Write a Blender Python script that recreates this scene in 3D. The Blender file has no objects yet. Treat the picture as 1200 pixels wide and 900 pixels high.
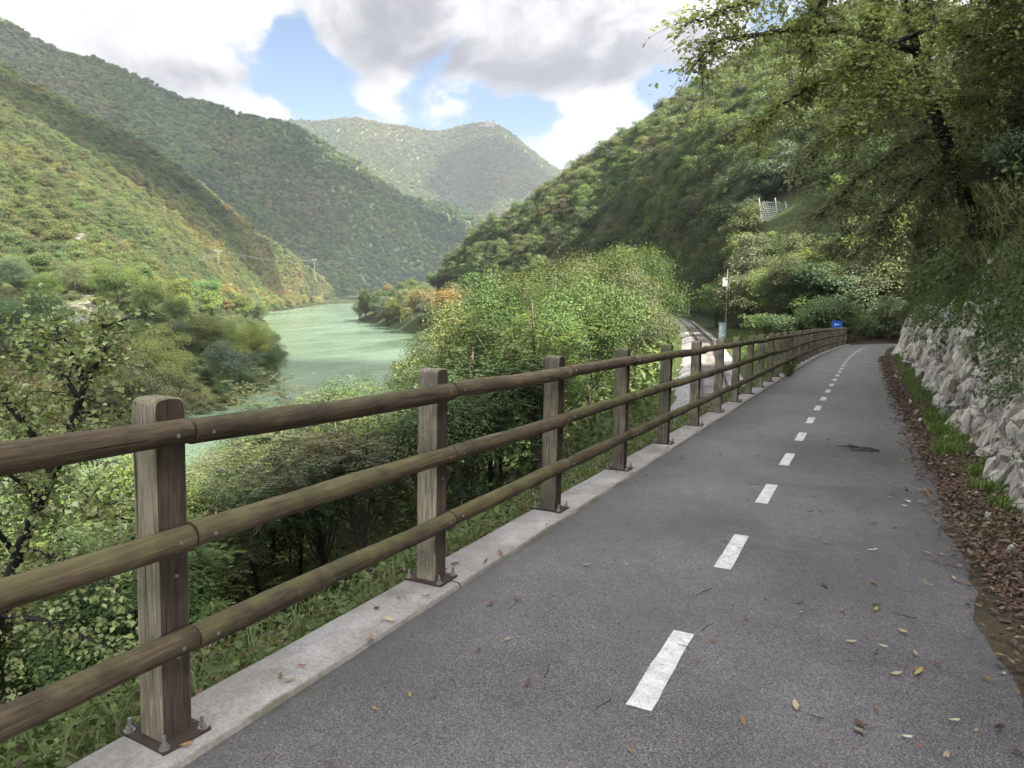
import bpy, bmesh, math
import numpy as np
from mathutils import Vector, Matrix

sc = bpy.context.scene
COL = sc.collection
R_ = math.radians

# ------------------------------------------------------------------ camera
YAW, PITCH, FPX, CAMH = R_(26.6), R_(7.33), 832.0, 1.72
FW = np.array([-math.sin(YAW)*math.cos(PITCH), math.cos(YAW)*math.cos(PITCH), -math.sin(PITCH)])
RT = np.array([math.cos(YAW), math.sin(YAW), 0.0])
UP = np.cross(RT, FW)
CAM = np.array([0, 0, CAMH])
cd = bpy.data.cameras.new('camera'); cam = bpy.data.objects.new('camera', cd); COL.objects.link(cam)
cd.sensor_width = 36; cd.lens = FPX/1200*36; cd.clip_start = 0.05; cd.clip_end = 30000
m = Matrix.Identity(4)
for i in range(3):
    m[i][0] = RT[i]; m[i][1] = UP[i]; m[i][2] = -FW[i]; m[i][3] = CAM[i]
cam.matrix_world = m
sc.camera = cam

def at(px, py, z):
    """world point at depth z along the view axis"""
    return CAM + z*(FW + (px-600)/FPX*RT - (py-450)/FPX*UP)
def proj(P):
    d = np.asarray(P, float)-CAM; z = d@FW
    return 600+FPX*(d@RT)/z, 450-FPX*(d@UP)/z, z

# ------------------------------------------------------------------ render / light
sc.view_settings.view_transform = 'Standard'; sc.view_settings.look = 'None'
sc.view_settings.exposure = 2.85; sc.view_settings.gamma = 1
cy = sc.cycles
cy.max_bounces = 6; cy.diffuse_bounces = 3; cy.glossy_bounces = 2; cy.transmission_bounces = 3
cy.transparent_max_bounces = 6; cy.volume_bounces = 0
cy.caustics_reflective = False; cy.caustics_refractive = False
cy.use_denoising = True
try:
    cy.denoiser = 'OPENIMAGEDENOISE'; cy.denoising_input_passes = 'RGB_ALBEDO_NORMAL'
    cy.denoising_prefilter = 'ACCURATE'
except Exception: pass
cy.sample_clamp_indirect = 6

SUN_EL = R_(44.5); SUN_AZ = YAW*-1 + R_(128)        # azimuth clockwise from +Y
SUNV = np.array([math.sin(SUN_AZ)*math.cos(SUN_EL), math.cos(SUN_AZ)*math.cos(SUN_EL), math.sin(SUN_EL)])
sd = bpy.data.lights.new('sun', 'SUN'); sun = bpy.data.objects.new('sun', sd); COL.objects.link(sun)
sd.energy = 3.1; sd.angle = R_(0.53); sd.color = (1, .94, .82)
sun.rotation_euler = Vector(SUNV).to_track_quat('Z', 'Y').to_euler(); sun.location = (60, 0, 200)

# ------------------------------------------------------------------ node helper
class NT:
    def __init__(s, tree):
        s.t = tree; s.n = tree.nodes; s.l = tree.links; s.n.clear()
    def new(s, typ, **kw):
        nd = s.n.new(typ)
        for k, v in kw.items():
            if k in ('ins',):
                for kk, vv in v.items():
                    s.set(nd, kk, vv)
            else: setattr(nd, k, v)
        return nd
    def set(s, nd, key, v):
        sock = nd.inputs[key]
        if isinstance(v, bpy.types.NodeSocket): s.l.new(v, sock)
        elif isinstance(v, bpy.types.Node): s.l.new(v.outputs[0], sock)
        else: sock.default_value = v
    def math(s, op, a, b=None, c=None, clamp=False):
        nd = s.n.new('ShaderNodeMath'); nd.operation = op; nd.use_clamp = clamp
        for i, v in enumerate((a, b, c)):
            if v is not None: s.set(nd, i, v)
        return nd.outputs[0]
    def vmath(s, op, a, b=None):
        nd = s.n.new('ShaderNodeVectorMath'); nd.operation = op
        s.set(nd, 0, a)
        if b is not None: s.set(nd, 1, b)
        return nd
    def mix(s, f, a, b, typ='MIX'):
        nd = s.n.new('ShaderNodeMix'); nd.data_type = 'RGBA'; nd.blend_type = typ; nd.clamp_factor = True
        s.set(nd, 0, f); s.set(nd, 6, a); s.set(nd, 7, b)
        return nd.outputs[2]
    def noise(s, vec, scale, detail=4, rough=.55, dist=0, dim='3D'):
        nd = s.n.new('ShaderNodeTexNoise'); nd.noise_dimensions = dim
        if vec is not None: s.set(nd, 'Vector', vec)
        nd.inputs['Scale'].default_value = scale; nd.inputs['Detail'].default_value = detail
        nd.inputs['Roughness'].default_value = rough; nd.inputs['Distortion'].default_value = dist
        return nd
    def ramp(s, f, stops, interp='LINEAR'):
        nd = s.n.new('ShaderNodeValToRGB'); nd.color_ramp.interpolation = interp
        e = nd.color_ramp.elements
        while len(e) < len(stops): e.new(.5)
        for el, (p, c) in zip(e, stops):
            el.position = p; el.color = (*c, 1) if len(c) == 3 else c
        s.set(nd, 0, f); return nd.outputs[0]
    def mr(s, f, a, b, c=0, d=1, smooth=False):
        nd = s.n.new('ShaderNodeMapRange'); nd.clamp = True
        if smooth: nd.interpolation_type = 'SMOOTHSTEP'
        s.set(nd, 0, f); s.set(nd, 1, a); s.set(nd, 2, b); s.set(nd, 3, c); s.set(nd, 4, d)
        return nd.outputs[0]

def C4(*c): return (c[0], c[1], c[2], 1)

# ------------------------------------------------------------------ world: sky + cumulus
w = bpy.data.worlds.new('World'); sc.world = w; w.use_nodes = True
T = NT(w.node_tree)
sky = T.new('ShaderNodeTexSky', sky_type='NISHITA', sun_disc=False)
sky.sun_elevation = SUN_EL; sky.sun_rotation = SUN_AZ; sky.altitude = 100; sky.air_density = 1.0; sky.dust_density = .6; sky.ozone_density = 1.5
SKYS = 0.05
tc = T.new('ShaderNodeTexCoord')
dirv = T.vmath('NORMALIZE', tc.outputs['Generated'])
sep = T.new('ShaderNodeSeparateXYZ', ins={0: dirv})
az = T.math('ARCTAN2', sep.outputs[0], sep.outputs[1]); el = T.math('ARCSINE', sep.outputs[2])
def azel(px, py):
    d = at(px, py, 1.0)-CAM; d /= np.linalg.norm(d)
    return math.atan2(d[0], d[1]), math.asin(d[2])
# cloud layer coordinates: stretch the elevation so that puffs look flat-based
cv = T.new('ShaderNodeCombineXYZ', ins={0: sep.outputs[0], 1: sep.outputs[1], 2: T.math('MULTIPLY', sep.outputs[2], 1.5)})
warp = T.noise(cv, 3.2, 3, .5)
wv = T.vmath('SCALE', T.vmath('SUBTRACT', warp.outputs['Color'], (.5, .5, .5)).outputs[0]); wv.inputs[3].default_value = .22
cw = T.vmath('ADD', cv, wv.outputs[0])
n1 = T.noise(cw, 4.2, 10, .60); n2 = T.noise(cw, 13, 7, .6)
fb = T.math('ADD', T.math('MULTIPLY', n1.outputs[0], .72), T.math('MULTIPLY', n2.outputs[0], .28))
# where the photographed cloud banks stand in the sky (azimuth, elevation, half widths, weight)
def blob(px, py, wx, wy, amp):
    a, e = azel(px, py)
    dx = T.math('DIVIDE', T.math('SUBTRACT', az, a), wx/FPX)
    dy = T.math('DIVIDE', T.math('SUBTRACT', el, e), wy/FPX)
    r = T.math('ADD', T.math('MULTIPLY', dx, dx), T.math('MULTIPLY', dy, dy))
    return T.math('MULTIPLY', T.math('EXPONENT', T.math('MULTIPLY', r, -1)), amp)
def blobs(lst):
    acc = None
    for b in lst:
        o = blob(*b); acc = o if acc is None else T.math('ADD', acc, o)
    return acc
dens = blobs([(210, 30, 125, 60, .16), (90, 0, 110, 60, .14), (262, 118, 60, 26, .16), (560, 10, 230, 90, .20), (690, 70, 140, 60, .20),
              (325, 133, 38, 16, .16), (475, 122, 70, 30, .20), (700, 140, 80, 38, .18), (600, 165, 70, 22, .14), (800, 10, 90, 60, .14),
              (352, 80, 30, 50, -.42), (385, 108, 34, 30, -.34), (622, 136, 36, 24, -.46), (780, 100, 40, 26, -.60), (300, 108, 26, 12, -.2), (310, 150, 30, 14, -.2)])
cov = T.math('ADD', T.math('ADD', T.math('MULTIPLY_ADD', fb, 2.3, -.65), dens), .10)
alpha = T.mr(cov, .48, .66, 0, 1, True)
thick = T.mr(cov, .58, 1.0, 0, 1, True)
dark = blobs([(640, 88, 170, 30, .80), (470, 40, 130, 60, .50), (760, 55, 80, 40, .40), (240, 88, 80, 14, .55), (60, 60, 120, 22, .25), (130, 95, 70, 14, .3), (620, 20, 200, 40, .25), (700, 178, 60, 14, .3),
              (520, 75, 70, 14, .3), (480, 118, 60, 22, -.5), (710, 135, 70, 26, -.5), (230, 50, 70, 30, -.25)])
n3 = T.noise(cw, 7.5, 8, .62)
shade = T.math('ADD', T.math('MULTIPLY', thick, .12), T.math('ADD', T.math('MULTIPLY', dark, 1.0), T.math('MULTIPLY', T.math('SUBTRACT', n3.outputs[0], .50), 2.5)))
shade = T.mr(shade, .0, 1.0, 0, 1, True)
ccol = T.mix(shade, C4(2.45, 2.43, 2.45), C4(.88, .865, .95))
# overcast sky law (brighter overhead) and forward scattering of cloud round the sun
ov = T.math('MULTIPLY_ADD', T.math('MAXIMUM', sep.outputs[2], 0), 1.5, .62)
sd_ = T.vmath('DOT_PRODUCT', dirv, tuple(SUNV)).outputs['Value']
fs = T.math('MULTIPLY_ADD', T.math('POWER', T.math('MAXIMUM', T.math('MULTIPLY_ADD', sd_, .5, .5), 0), 5), 8.0, ov)
fc = T.new('ShaderNodeCombineColor', ins={0: fs, 1: fs, 2: fs})
ccol = T.mix(1.0, ccol, fc.outputs[0], 'MULTIPLY')
skyc = T.mix(1.0, sky.outputs[0], C4(.44, .46, .48), 'MULTIPLY')
bgc = T.mix(alpha, skyc, ccol)
bg = T.new('ShaderNodeBackground', ins={0: bgc, 1: SKYS})
T.l.new(bg.outputs[0], T.new('ShaderNodeOutputWorld').inputs[0])
w.cycles.sampling_method = 'MANUAL'; w.cycles.sample_map_resolution = 512

# ------------------------------------------------------------------ object helpers
def tag(o, label=None, cat=None, group=None, kind=None):
    if label: o['label'] = label
    if cat: o['category'] = cat
    if group: o['group'] = group
    if kind: o['kind'] = kind
    return o
def link(name, me, mat=None, parent=None, loc=None, rot=None, scale=None, color=None):
    o = bpy.data.objects.new(name, me); COL.objects.link(o)
    if mat is not None and me is not None and len(me.materials) == 0: me.materials.append(mat)
    if parent is not None: o.parent = parent
    if loc is not None: o.location = [float(c) for c in loc]
    if rot is not None: o.rotation_euler = rot
    if scale is not None: o.scale = scale if hasattr(scale, '__len__') else (scale,)*3
    if color is not None: o.color = (*color, 1)
    return o
def empty(name, loc, rot=(0, 0, 0), scale=1.0):
    o = bpy.data.objects.new(name, None); COL.objects.link(o); o.empty_display_size = .3
    o.location = [float(c) for c in loc]; o.rotation_euler = rot; o.scale = (scale,)*3 if not hasattr(scale, '__len__') else scale
    return o
def npmesh(name, V, F, attr=None, smooth=False, mat=None):
    """V (n,3), F list of (k,3|4) int arrays"""
    me = bpy.data.meshes.new(name)
    V = np.asarray(V, np.float32); Fs = [np.asarray(f, np.int32) for f in (F if isinstance(F, list) else [F]) if len(f)]
    me.vertices.add(len(V)); me.vertices.foreach_set('co', V.ravel())
    nl = sum(f.size for f in Fs); npoly = sum(len(f) for f in Fs)
    me.loops.add(nl); me.polygons.add(npoly)
    me.loops.foreach_set('vertex_index', np.concatenate([f.ravel() for f in Fs]))
    tot = np.concatenate([np.full(len(f), f.shape[1], np.int32) for f in Fs])
    st = np.concatenate([[0], np.cumsum(tot)[:-1]]).astype(np.int32)
    me.polygons.foreach_set('loop_start', st)
    try: me.polygons.foreach_set('loop_total', tot)
    except Exception: pass
    me.update(calc_edges=True)
    if attr:
        for k, a in attr.items():
            A = me.attributes.new(k, 'FLOAT', 'POINT'); A.data.foreach_set('value', np.asarray(a, np.float32))
    me.polygons.foreach_set('use_smooth', np.full(npoly, smooth))
    me.validate(clean_customdata=False)
    if mat: me.materials.append(mat)
    return me
def grid_faces(n, k):
    i = np.arange(n-1)[:, None]*k + np.arange(k-1)[None]
    return np.stack([i, i+1, i+1+k, i+k], -1).reshape(-1, 4)
class MB:
    """collects boxes, tubes and rings into one mesh"""
    def __init__(s): s.V = []; s.F4 = []; s.F3 = []; s.n = 0
    def add(s, V, F4=None, F3=None):
        V = np.asarray(V, float); s.V.append(V)
        if F4 is not None and len(F4): s.F4.append(np.asarray(F4)+s.n)
        if F3 is not None and len(F3): s.F3.append(np.asarray(F3)+s.n)
        s.n += len(V)
    def box(s, c, h):
        c = np.asarray(c, float); h = np.asarray(h, float)
        q = np.array([[x, y, z] for x in (-1, 1) for y in (-1, 1) for z in (-1, 1)])
        s.add(c+q*h, [[0, 1, 3, 2], [4, 6, 7, 5], [0, 4, 5, 1], [2, 3, 7, 6], [0, 2, 6, 4], [1, 5, 7, 3]])
    def tube(s, P, r, k=6, cap=True):
        P = np.asarray(P, float); n = len(P); r = np.broadcast_to(np.asarray(r, float), (n,))
        t = np.gradient(P, axis=0); t /= np.linalg.norm(t, axis=1)[:, None]+1e-9
        ref = np.array([0, 0, 1.0]) if abs(t[0][2]) < .9 else np.array([1.0, 0, 0])
        u = np.cross(t, ref); u /= np.linalg.norm(u, axis=1)[:, None]+1e-9; v = np.cross(u, t)
        a = np.linspace(0, 2*np.pi, k, endpoint=False)
        ring = P[:, None]+r[:, None, None]*(np.cos(a)[None, :, None]*u[:, None]+np.sin(a)[None, :, None]*v[:, None])
        V = ring.reshape(-1, 3)
        i = np.arange(n-1)[:, None]*k+np.arange(k)[None]; j = np.arange(n-1)[:, None]*k+(np.arange(k)[None]+1) % k
        F4 = np.stack([i, j, j+k, i+k], -1).reshape(-1, 4); F3 = []
        if cap:
            V = np.vstack([V, P[0], P[-1]]); a0, a1 = n*k, n*k+1
            for q in range(k):
                F3.append([a0, (q+1) % k, q]); F3.append([a1, (n-1)*k+q, (n-1)*k+(q+1) % k])
        s.add(V, F4, F3)
    def mesh(s, name, mat=None, smooth=False):
        F = []
        if s.F4: F.append(np.vstack(s.F4))
        if s.F3: F.append(np.vstack(s.F3))
        return npmesh(name, np.vstack(s.V), F, smooth=smooth, mat=mat)

# value noise in numpy
_pr = np.random.default_rng(7); _tab = _pr.random((64, 64, 64))
def vnoise(P, scale=1.0):
    P = np.asarray(P, float)*scale; i = np.floor(P).astype(int); f = P-i; f = f*f*(3-2*f)
    def g(a, b, c): return _tab[(i[..., 0]+a) % 64, (i[..., 1]+b) % 64, (i[..., 2]+c) % 64]
    x, y, z = f[..., 0], f[..., 1], f[..., 2]
    c00 = g(0, 0, 0)*(1-x)+g(1, 0, 0)*x; c10 = g(0, 1, 0)*(1-x)+g(1, 1, 0)*x
    c01 = g(0, 0, 1)*(1-x)+g(1, 0, 1)*x; c11 = g(0, 1, 1)*(1-x)+g(1, 1, 1)*x
    return ((c00*(1-y)+c10*y)*(1-z)+(c01*(1-y)+c11*y)*z)*2-1
def fbm(P, scale, oct=4, gain=.5):
    a = 1.0; r = 0; s = scale
    for o in range(oct):
        r = r+a*vnoise(np.asarray(P)+o*17.3, s); a *= gain; s *= 2.03
    return r

# ------------------------------------------------------------------ materials
def newmat(name):
    mt = bpy.data.materials.new(name); mt.use_nodes = True
    t = NT(mt.node_tree); out = t.new('ShaderNodeOutputMaterial')
    return mt, t, out
def principled(t, out, col, rough=.8, bump=None, bstr=.3, bdist=.02, spec=.4, metal=0):
    p = t.new('ShaderNodeBsdfPrincipled')
    t.set(p, 'Base Color', col); t.set(p, 'Roughness', rough); t.set(p, 'Specular IOR Level', spec); t.set(p, 'Metallic', metal)
    if bump is not None:
        b = t.new('ShaderNodeBump'); b.inputs['Strength'].default_value = bstr; b.inputs['Distance'].default_value = bdist
        t.set(b, 'Height', bump); t.l.new(b.outputs[0], p.inputs['Normal'])
    t.l.new(p.outputs[0], out.inputs[0]); return p
def plain(name, col, rough=.7, metal=0, var=.25, scale=8):
    mt, t, out = newmat(name); tc = t.new('ShaderNodeTexCoord'); n = t.noise(tc.outputs['Object'], scale, 5, .6)
    c = t.mix(n.outputs[0], C4(*[q*(1-var) for q in col]), C4(*[min(1, q*(1+var)) for q in col]))
    principled(t, out, c, rough, n.outputs[0], .2, .01, metal=metal); return mt

def leafmat(name, src='OBJ', trans=.35, warm=(.24, .20, .05), rough=.55, gl=.25):
    mt, t, out = newmat(name)
    if src == 'OBJ':
        base = t.new('ShaderNodeObjectInfo').outputs['Color']
    else:
        a = t.new('ShaderNodeAttribute', attribute_type='INSTANCER', attribute_name='tint'); base = a.outputs['Color']
    v = t.new('ShaderNodeAttribute', attribute_type='GEOMETRY', attribute_name='leafv').outputs['Fac']
    k = t.mr(v, 0, 1, .55, 1.5)
    kc = t.new('ShaderNodeCombineColor', ins={0: k, 1: k, 2: k})
    c = t.mix(1.0, base, kc.outputs[0], 'MULTIPLY')
    wf = t.mr(v, .90, 1.0, 0, .55)
    c = t.mix(wf, c, C4(*warm))
    p = t.new('ShaderNodeBsdfPrincipled'); t.set(p, 'Base Color', c); t.set(p, 'Roughness', rough); t.set(p, 'Specular IOR Level', gl)
    tr = t.new('ShaderNodeBsdfTranslucent')
    t.set(tr, 'Color', t.mix(1.0, c, C4(1.1, 1.12, .8), 'MULTIPLY'))
    mx = t.new('ShaderNodeMixShader', ins={0: trans}); t.l.new(p.outputs[0], mx.inputs[1]); t.l.new(tr.outputs[0], mx.inputs[2])
    t.l.new(mx.outputs[0], out.inputs[0]); return mt
M = {}
M['leaf'] = leafmat('leaf'); M['leaf_far'] = leafmat('leaf_far', 'INST', .25)
M['leaf_silver'] = leafmat('leaf_silver', 'OBJ', .25, (.40, .42, .38), .5, .5)
M['bark'] = plain('bark', (.085, .068, .052), .9, var=.5, scale=6)
M['bark_dark'] = plain('bark_dark', (.03, .026, .024), .9, var=.5, scale=6)
M['twig'] = plain('twig', (.16, .13, .10), .9, var=.4)

def floor_mat(name, cols, s=.35):
    mt, t, out = newmat(name); g = t.new('ShaderNodeNewGeometry').outputs['Position']
    n = t.noise(g, s, 8, .65); n2 = t.noise(g, s*14, 5, .7)
    f = t.math('ADD', t.math('MULTIPLY', n.outputs[0], .55), t.math('MULTIPLY', n2.outputs[0], .45))
    c = t.ramp(f, [(.30, cols[0]), (.48, cols[1]), (.66, cols[2])])
    principled(t, out, c, .95, n2.outputs[0], .6, .08, spec=.1); return mt
M['forest'] = floor_mat('forest_floor', [(.03, .04, .016), (.052, .066, .026), (.085, .09, .04)])
M['far_forest'] = floor_mat('far_forest', [(.04, .058, .022), (.06, .08, .03), (.09, .10, .042)], .02)
M['soil'] = floor_mat('soil', [(.036, .028, .02), (.065, .053, .035), (.10, .085, .055)], 1.2)

def m_asphalt():
    mt, t, out = newmat('asphalt'); g = t.new('ShaderNodeNewGeometry').outputs['Position']
    sp = t.noise(g, 300, 3, .8); vo = t.new('ShaderNodeTexVoronoi', feature='F1'); t.set(vo, 'Vector', g); vo.inputs['Scale'].default_value = 210
    big = t.noise(g, .55, 6, .6); mid = t.noise(g, 5, 5, .65)
    f = t.math('ADD', t.math('MULTIPLY', sp.outputs[0], .6), t.math('MULTIPLY', vo.outputs['Color'], .4))
    c = t.ramp(f, [(.30, (.018, .017, .018)), (.50, (.096, .091, .092)), (.70, (.295, .283, .283))])
    c = t.mix(1, c, t.ramp(big.outputs[0], [(.3, (.66, .66, .66)), (.7, (1.24, 1.23, 1.23))]), 'MULTIPLY')
    c = t.mix(1, c, t.ramp(mid.outputs[0], [(.3, (.82, .82, .82)), (.7, (1.12, 1.1, 1.12))]), 'MULTIPLY')
    # moss along the edges (attribute edge: 0 middle .. 1 at the rims)
    e = t.new('ShaderNodeAttribute', attribute_type='GEOMETRY', attribute_name='edge').outputs['Fac']
    mn = t.noise(g, 2.2, 6, .7)
    mf = t.mr(t.math('ADD', e, t.math('MULTIPLY', t.math('SUBTRACT', mn.outputs[0], .5), 1.6)), .92, 1.25)
    c = t.mix(t.math('MULTIPLY', mf, .8), c, t.ramp(sp.outputs[0], [(.3, (.03, .035, .012)), (.7, (.09, .095, .03))]))
    dirt = t.mr(t.math('ADD', e, t.math('MULTIPLY', t.math('SUBTRACT', mn.outputs[0], .5), .9)), .55, 1.0)
    c = t.mix(t.math('MULTIPLY', dirt, .35), c, C4(.05, .042, .036))
    h = t.math('SUBTRACT', f, 0)
    rr = t.mr(big.outputs[0], .35, .7, .36, .58)
    principled(t, out, c, rr, h, .9, .006, spec=.55); return mt
M['asphalt'] = m_asphalt()
def m_paint():
    mt, t, out = newmat('road_paint'); g = t.new('ShaderNodeNewGeometry').outputs['Position']
    sp = t.noise(g, 150, 4, .8); mid = t.noise(g, 12, 5, .7)
    f = t.math('ADD', t.math('MULTIPLY', sp.outputs[0], .65), t.math('MULTIPLY', mid.outputs[0], .35))
    c = t.ramp(f, [(.36, (.12, .115, .12)), (.47, (.46, .45, .44)), (.62, (.72, .71, .69))])
    principled(t, out, c, .6, sp.outputs[0], .6, .004); return mt
M['paint'] = m_paint()
def m_concrete():
    mt, t, out = newmat('concrete'); g = t.new('ShaderNodeNewGeometry').outputs['Position']
    a = t.noise(g, 2.2, 8, .7); b = t.noise(g, 60, 4, .7); d = t.noise(g, .8, 5, .6)
    f = t.math('ADD', t.math('MULTIPLY', a.outputs[0], .6), t.math('MULTIPLY', b.outputs[0], .4))
    c = t.ramp(f, [(.30, (.095, .083, .066)), (.48, (.245, .228, .21)), (.68, (.42, .40, .378))])
    c = t.mix(t.mr(d.outputs[0], .52, .72, 0, .55), c, C4(.15, .115, .085))
    e = t.new('ShaderNodeAttribute', attribute_type='GEOMETRY', attribute_name='edge').outputs['Fac']
    mf = t.mr(t.math('ADD', e, t.math('MULTIPLY', t.math('SUBTRACT', a.outputs[0], .5), 1.6)), .85, 1.1)
    c = t.mix(t.math('MULTIPLY', mf, .75), c, C4(.06, .065, .022))
    principled(t, out, c, .85, f, .5, .008); return mt
M['concrete'] = m_concrete()
def m_wood(name, dark, mid, light, axis, moss=.5):
    mt, t, out = newmat(name); tc = t.new('ShaderNodeTexCoord'); oi = t.new('ShaderNodeObjectInfo')
    off = t.math('MULTIPLY', oi.outputs['Random'], 37.0)
    sv = [22, 22, 22]; sv[axis] = 1.1
    mp = t.new('ShaderNodeMapping', ins={'Vector': tc.outputs['Object'], 'Scale': tuple(sv)})
    oc = t.new('ShaderNodeCombineXYZ', ins={0: off, 1: off, 2: off}); vv = t.vmath('ADD', mp, oc)
    ob = t.vmath('ADD', tc.outputs['Object'], oc)
    gr = t.noise(vv, 2.6, 7, .65, .6); fine = t.noise(vv, 9, 4, .7); bl = t.noise(ob, 3.0, 5, .6); bl2 = t.noise(ob, 9, 5, .65)
    f = t.math('ADD', t.math('MULTIPLY', gr.outputs[0], .6), t.math('MULTIPLY', fine.outputs[0], .4))
    c = t.ramp(f, [(.30, dark), (.50, mid), (.68, light)])
    br = t.mr(oi.outputs['Random'], 0, 1, .72, 1.22); bc = t.new('ShaderNodeCombineColor', ins={0: br, 1: br, 2: br})
    c = t.mix(1, c, bc.outputs[0], 'MULTIPLY')
    c = t.mix(1, c, t.ramp(bl.outputs[0], [(.32, (.5, .5, .5)), (.68, (1.35, 1.3, 1.25))]), 'MULTIPLY')
    sk = [55, 55, 55]; sk[axis] = 1.3
    mk_ = t.new('ShaderNodeMapping', ins={'Vector': ob, 'Scale': tuple(sk)}); ck = t.noise(mk_, 1.0, 3, .5, .4)
    ckf = t.mr(ck.outputs[0], .655, .69, 0, .85); c = t.mix(ckf, c, C4(.012, .009, .007))
    kv = [9, 9, 9]; kv[axis] = 2.2
    kn = t.new('ShaderNodeTexVoronoi', feature='F1'); t.set(kn, 'Vector', t.new('ShaderNodeMapping', ins={'Vector': ob, 'Scale': tuple(kv)})); kn.inputs['Scale'].default_value = 1.0
    c = t.mix(t.mr(kn.outputs['Distance'], .10, .17, .75, 0), c, C4(.03, .02, .013))
    f = t.math('SUBTRACT', f, t.math('MULTIPLY', ckf, .6))
    # algae: patchy green film, heavier on surfaces that look up
    nz = t.new('ShaderNodeSeparateXYZ', ins={0: t.new('ShaderNodeNewGeometry').outputs['Normal']}).outputs[2]
    gm = t.mr(t.math('ADD', t.math('ADD', t.math('MULTIPLY', bl2.outputs[0], .8), t.math('MULTIPLY', t.math('FRACT', t.math('MULTIPLY', oi.outputs['Random'], 7.3)), .32)), t.math('MULTIPLY', nz, .16)), .58, .86)
    c = t.mix(t.math('MULTIPLY', gm, moss), c, C4(.125, .13, .042))
    principled(t, out, c, .8, f, .7, .006, spec=.3); return mt
M['wood_post'] = m_wood('wood_post', (.055, .046, .034), (.185, .162, .120), (.36, .325, .26), 2, .72)
M['wood_rail'] = m_wood('wood_rail', (.024, .018, .011), (.082, .061, .037), (.17, .13, .083), 1, .5)
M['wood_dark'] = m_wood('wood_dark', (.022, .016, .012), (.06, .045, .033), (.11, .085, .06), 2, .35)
M['rust'] = plain('rust', (.052, .035, .028), .8, .2, .5, 30)
M['steel'] = plain('steel', (.30, .29, .28), .45, .8, .25, 60)
M['galv'] = plain('galv', (.45, .48, .50), .5, .4, .15, 10)
M['pole_grey'] = plain('pole_grey', (.16, .16, .16), .8, 0, .2, 2)
M['railsteel'] = plain('railsteel', (.05, .04, .034), .55, .4, .4, 20)
M['sleeper'] = plain('sleeper', (.17, .15, .13), .9, 0, .4, 10)
M['white'] = plain('white', (.80, .80, .80), .5, 0, .06, 4)
M['cabinet'] = plain('cabinet', (.36, .45, .47), .5, 0, .1, 3)
M['blue'] = plain('blue', (.02, .10, .55), .4, 0, .08, 3)
M['stonewall'] = plain('stonewall', (.06, .058, .055), .85, 0, .2, .5)
M['rooftile'] = plain('rooftile', (.055, .045, .04), .85, 0, .2, .5)
def m_ballast():
    mt, t, out = newmat('ballast'); g = t.new('ShaderNodeNewGeometry').outputs['Position']
    v = t.new('ShaderNodeTexVoronoi'); t.set(v, 'Vector', g); v.inputs['Scale'].default_value = 14
    n = t.noise(g, 1.1, 5, .6)
    c = t.ramp(t.math('ADD', t.math('MULTIPLY', v.outputs['Color'], .55), t.math('MULTIPLY', n.outputs[0], .45)), [(.25, (.12, .115, .11)), (.5, (.26, .25, .245)), (.75, (.44, .43, .425))])
    principled(t, out, c, .9, v.outputs['Distance'], .9, .06, spec=.2); return mt
M['ballast'] = m_ballast()
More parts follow.
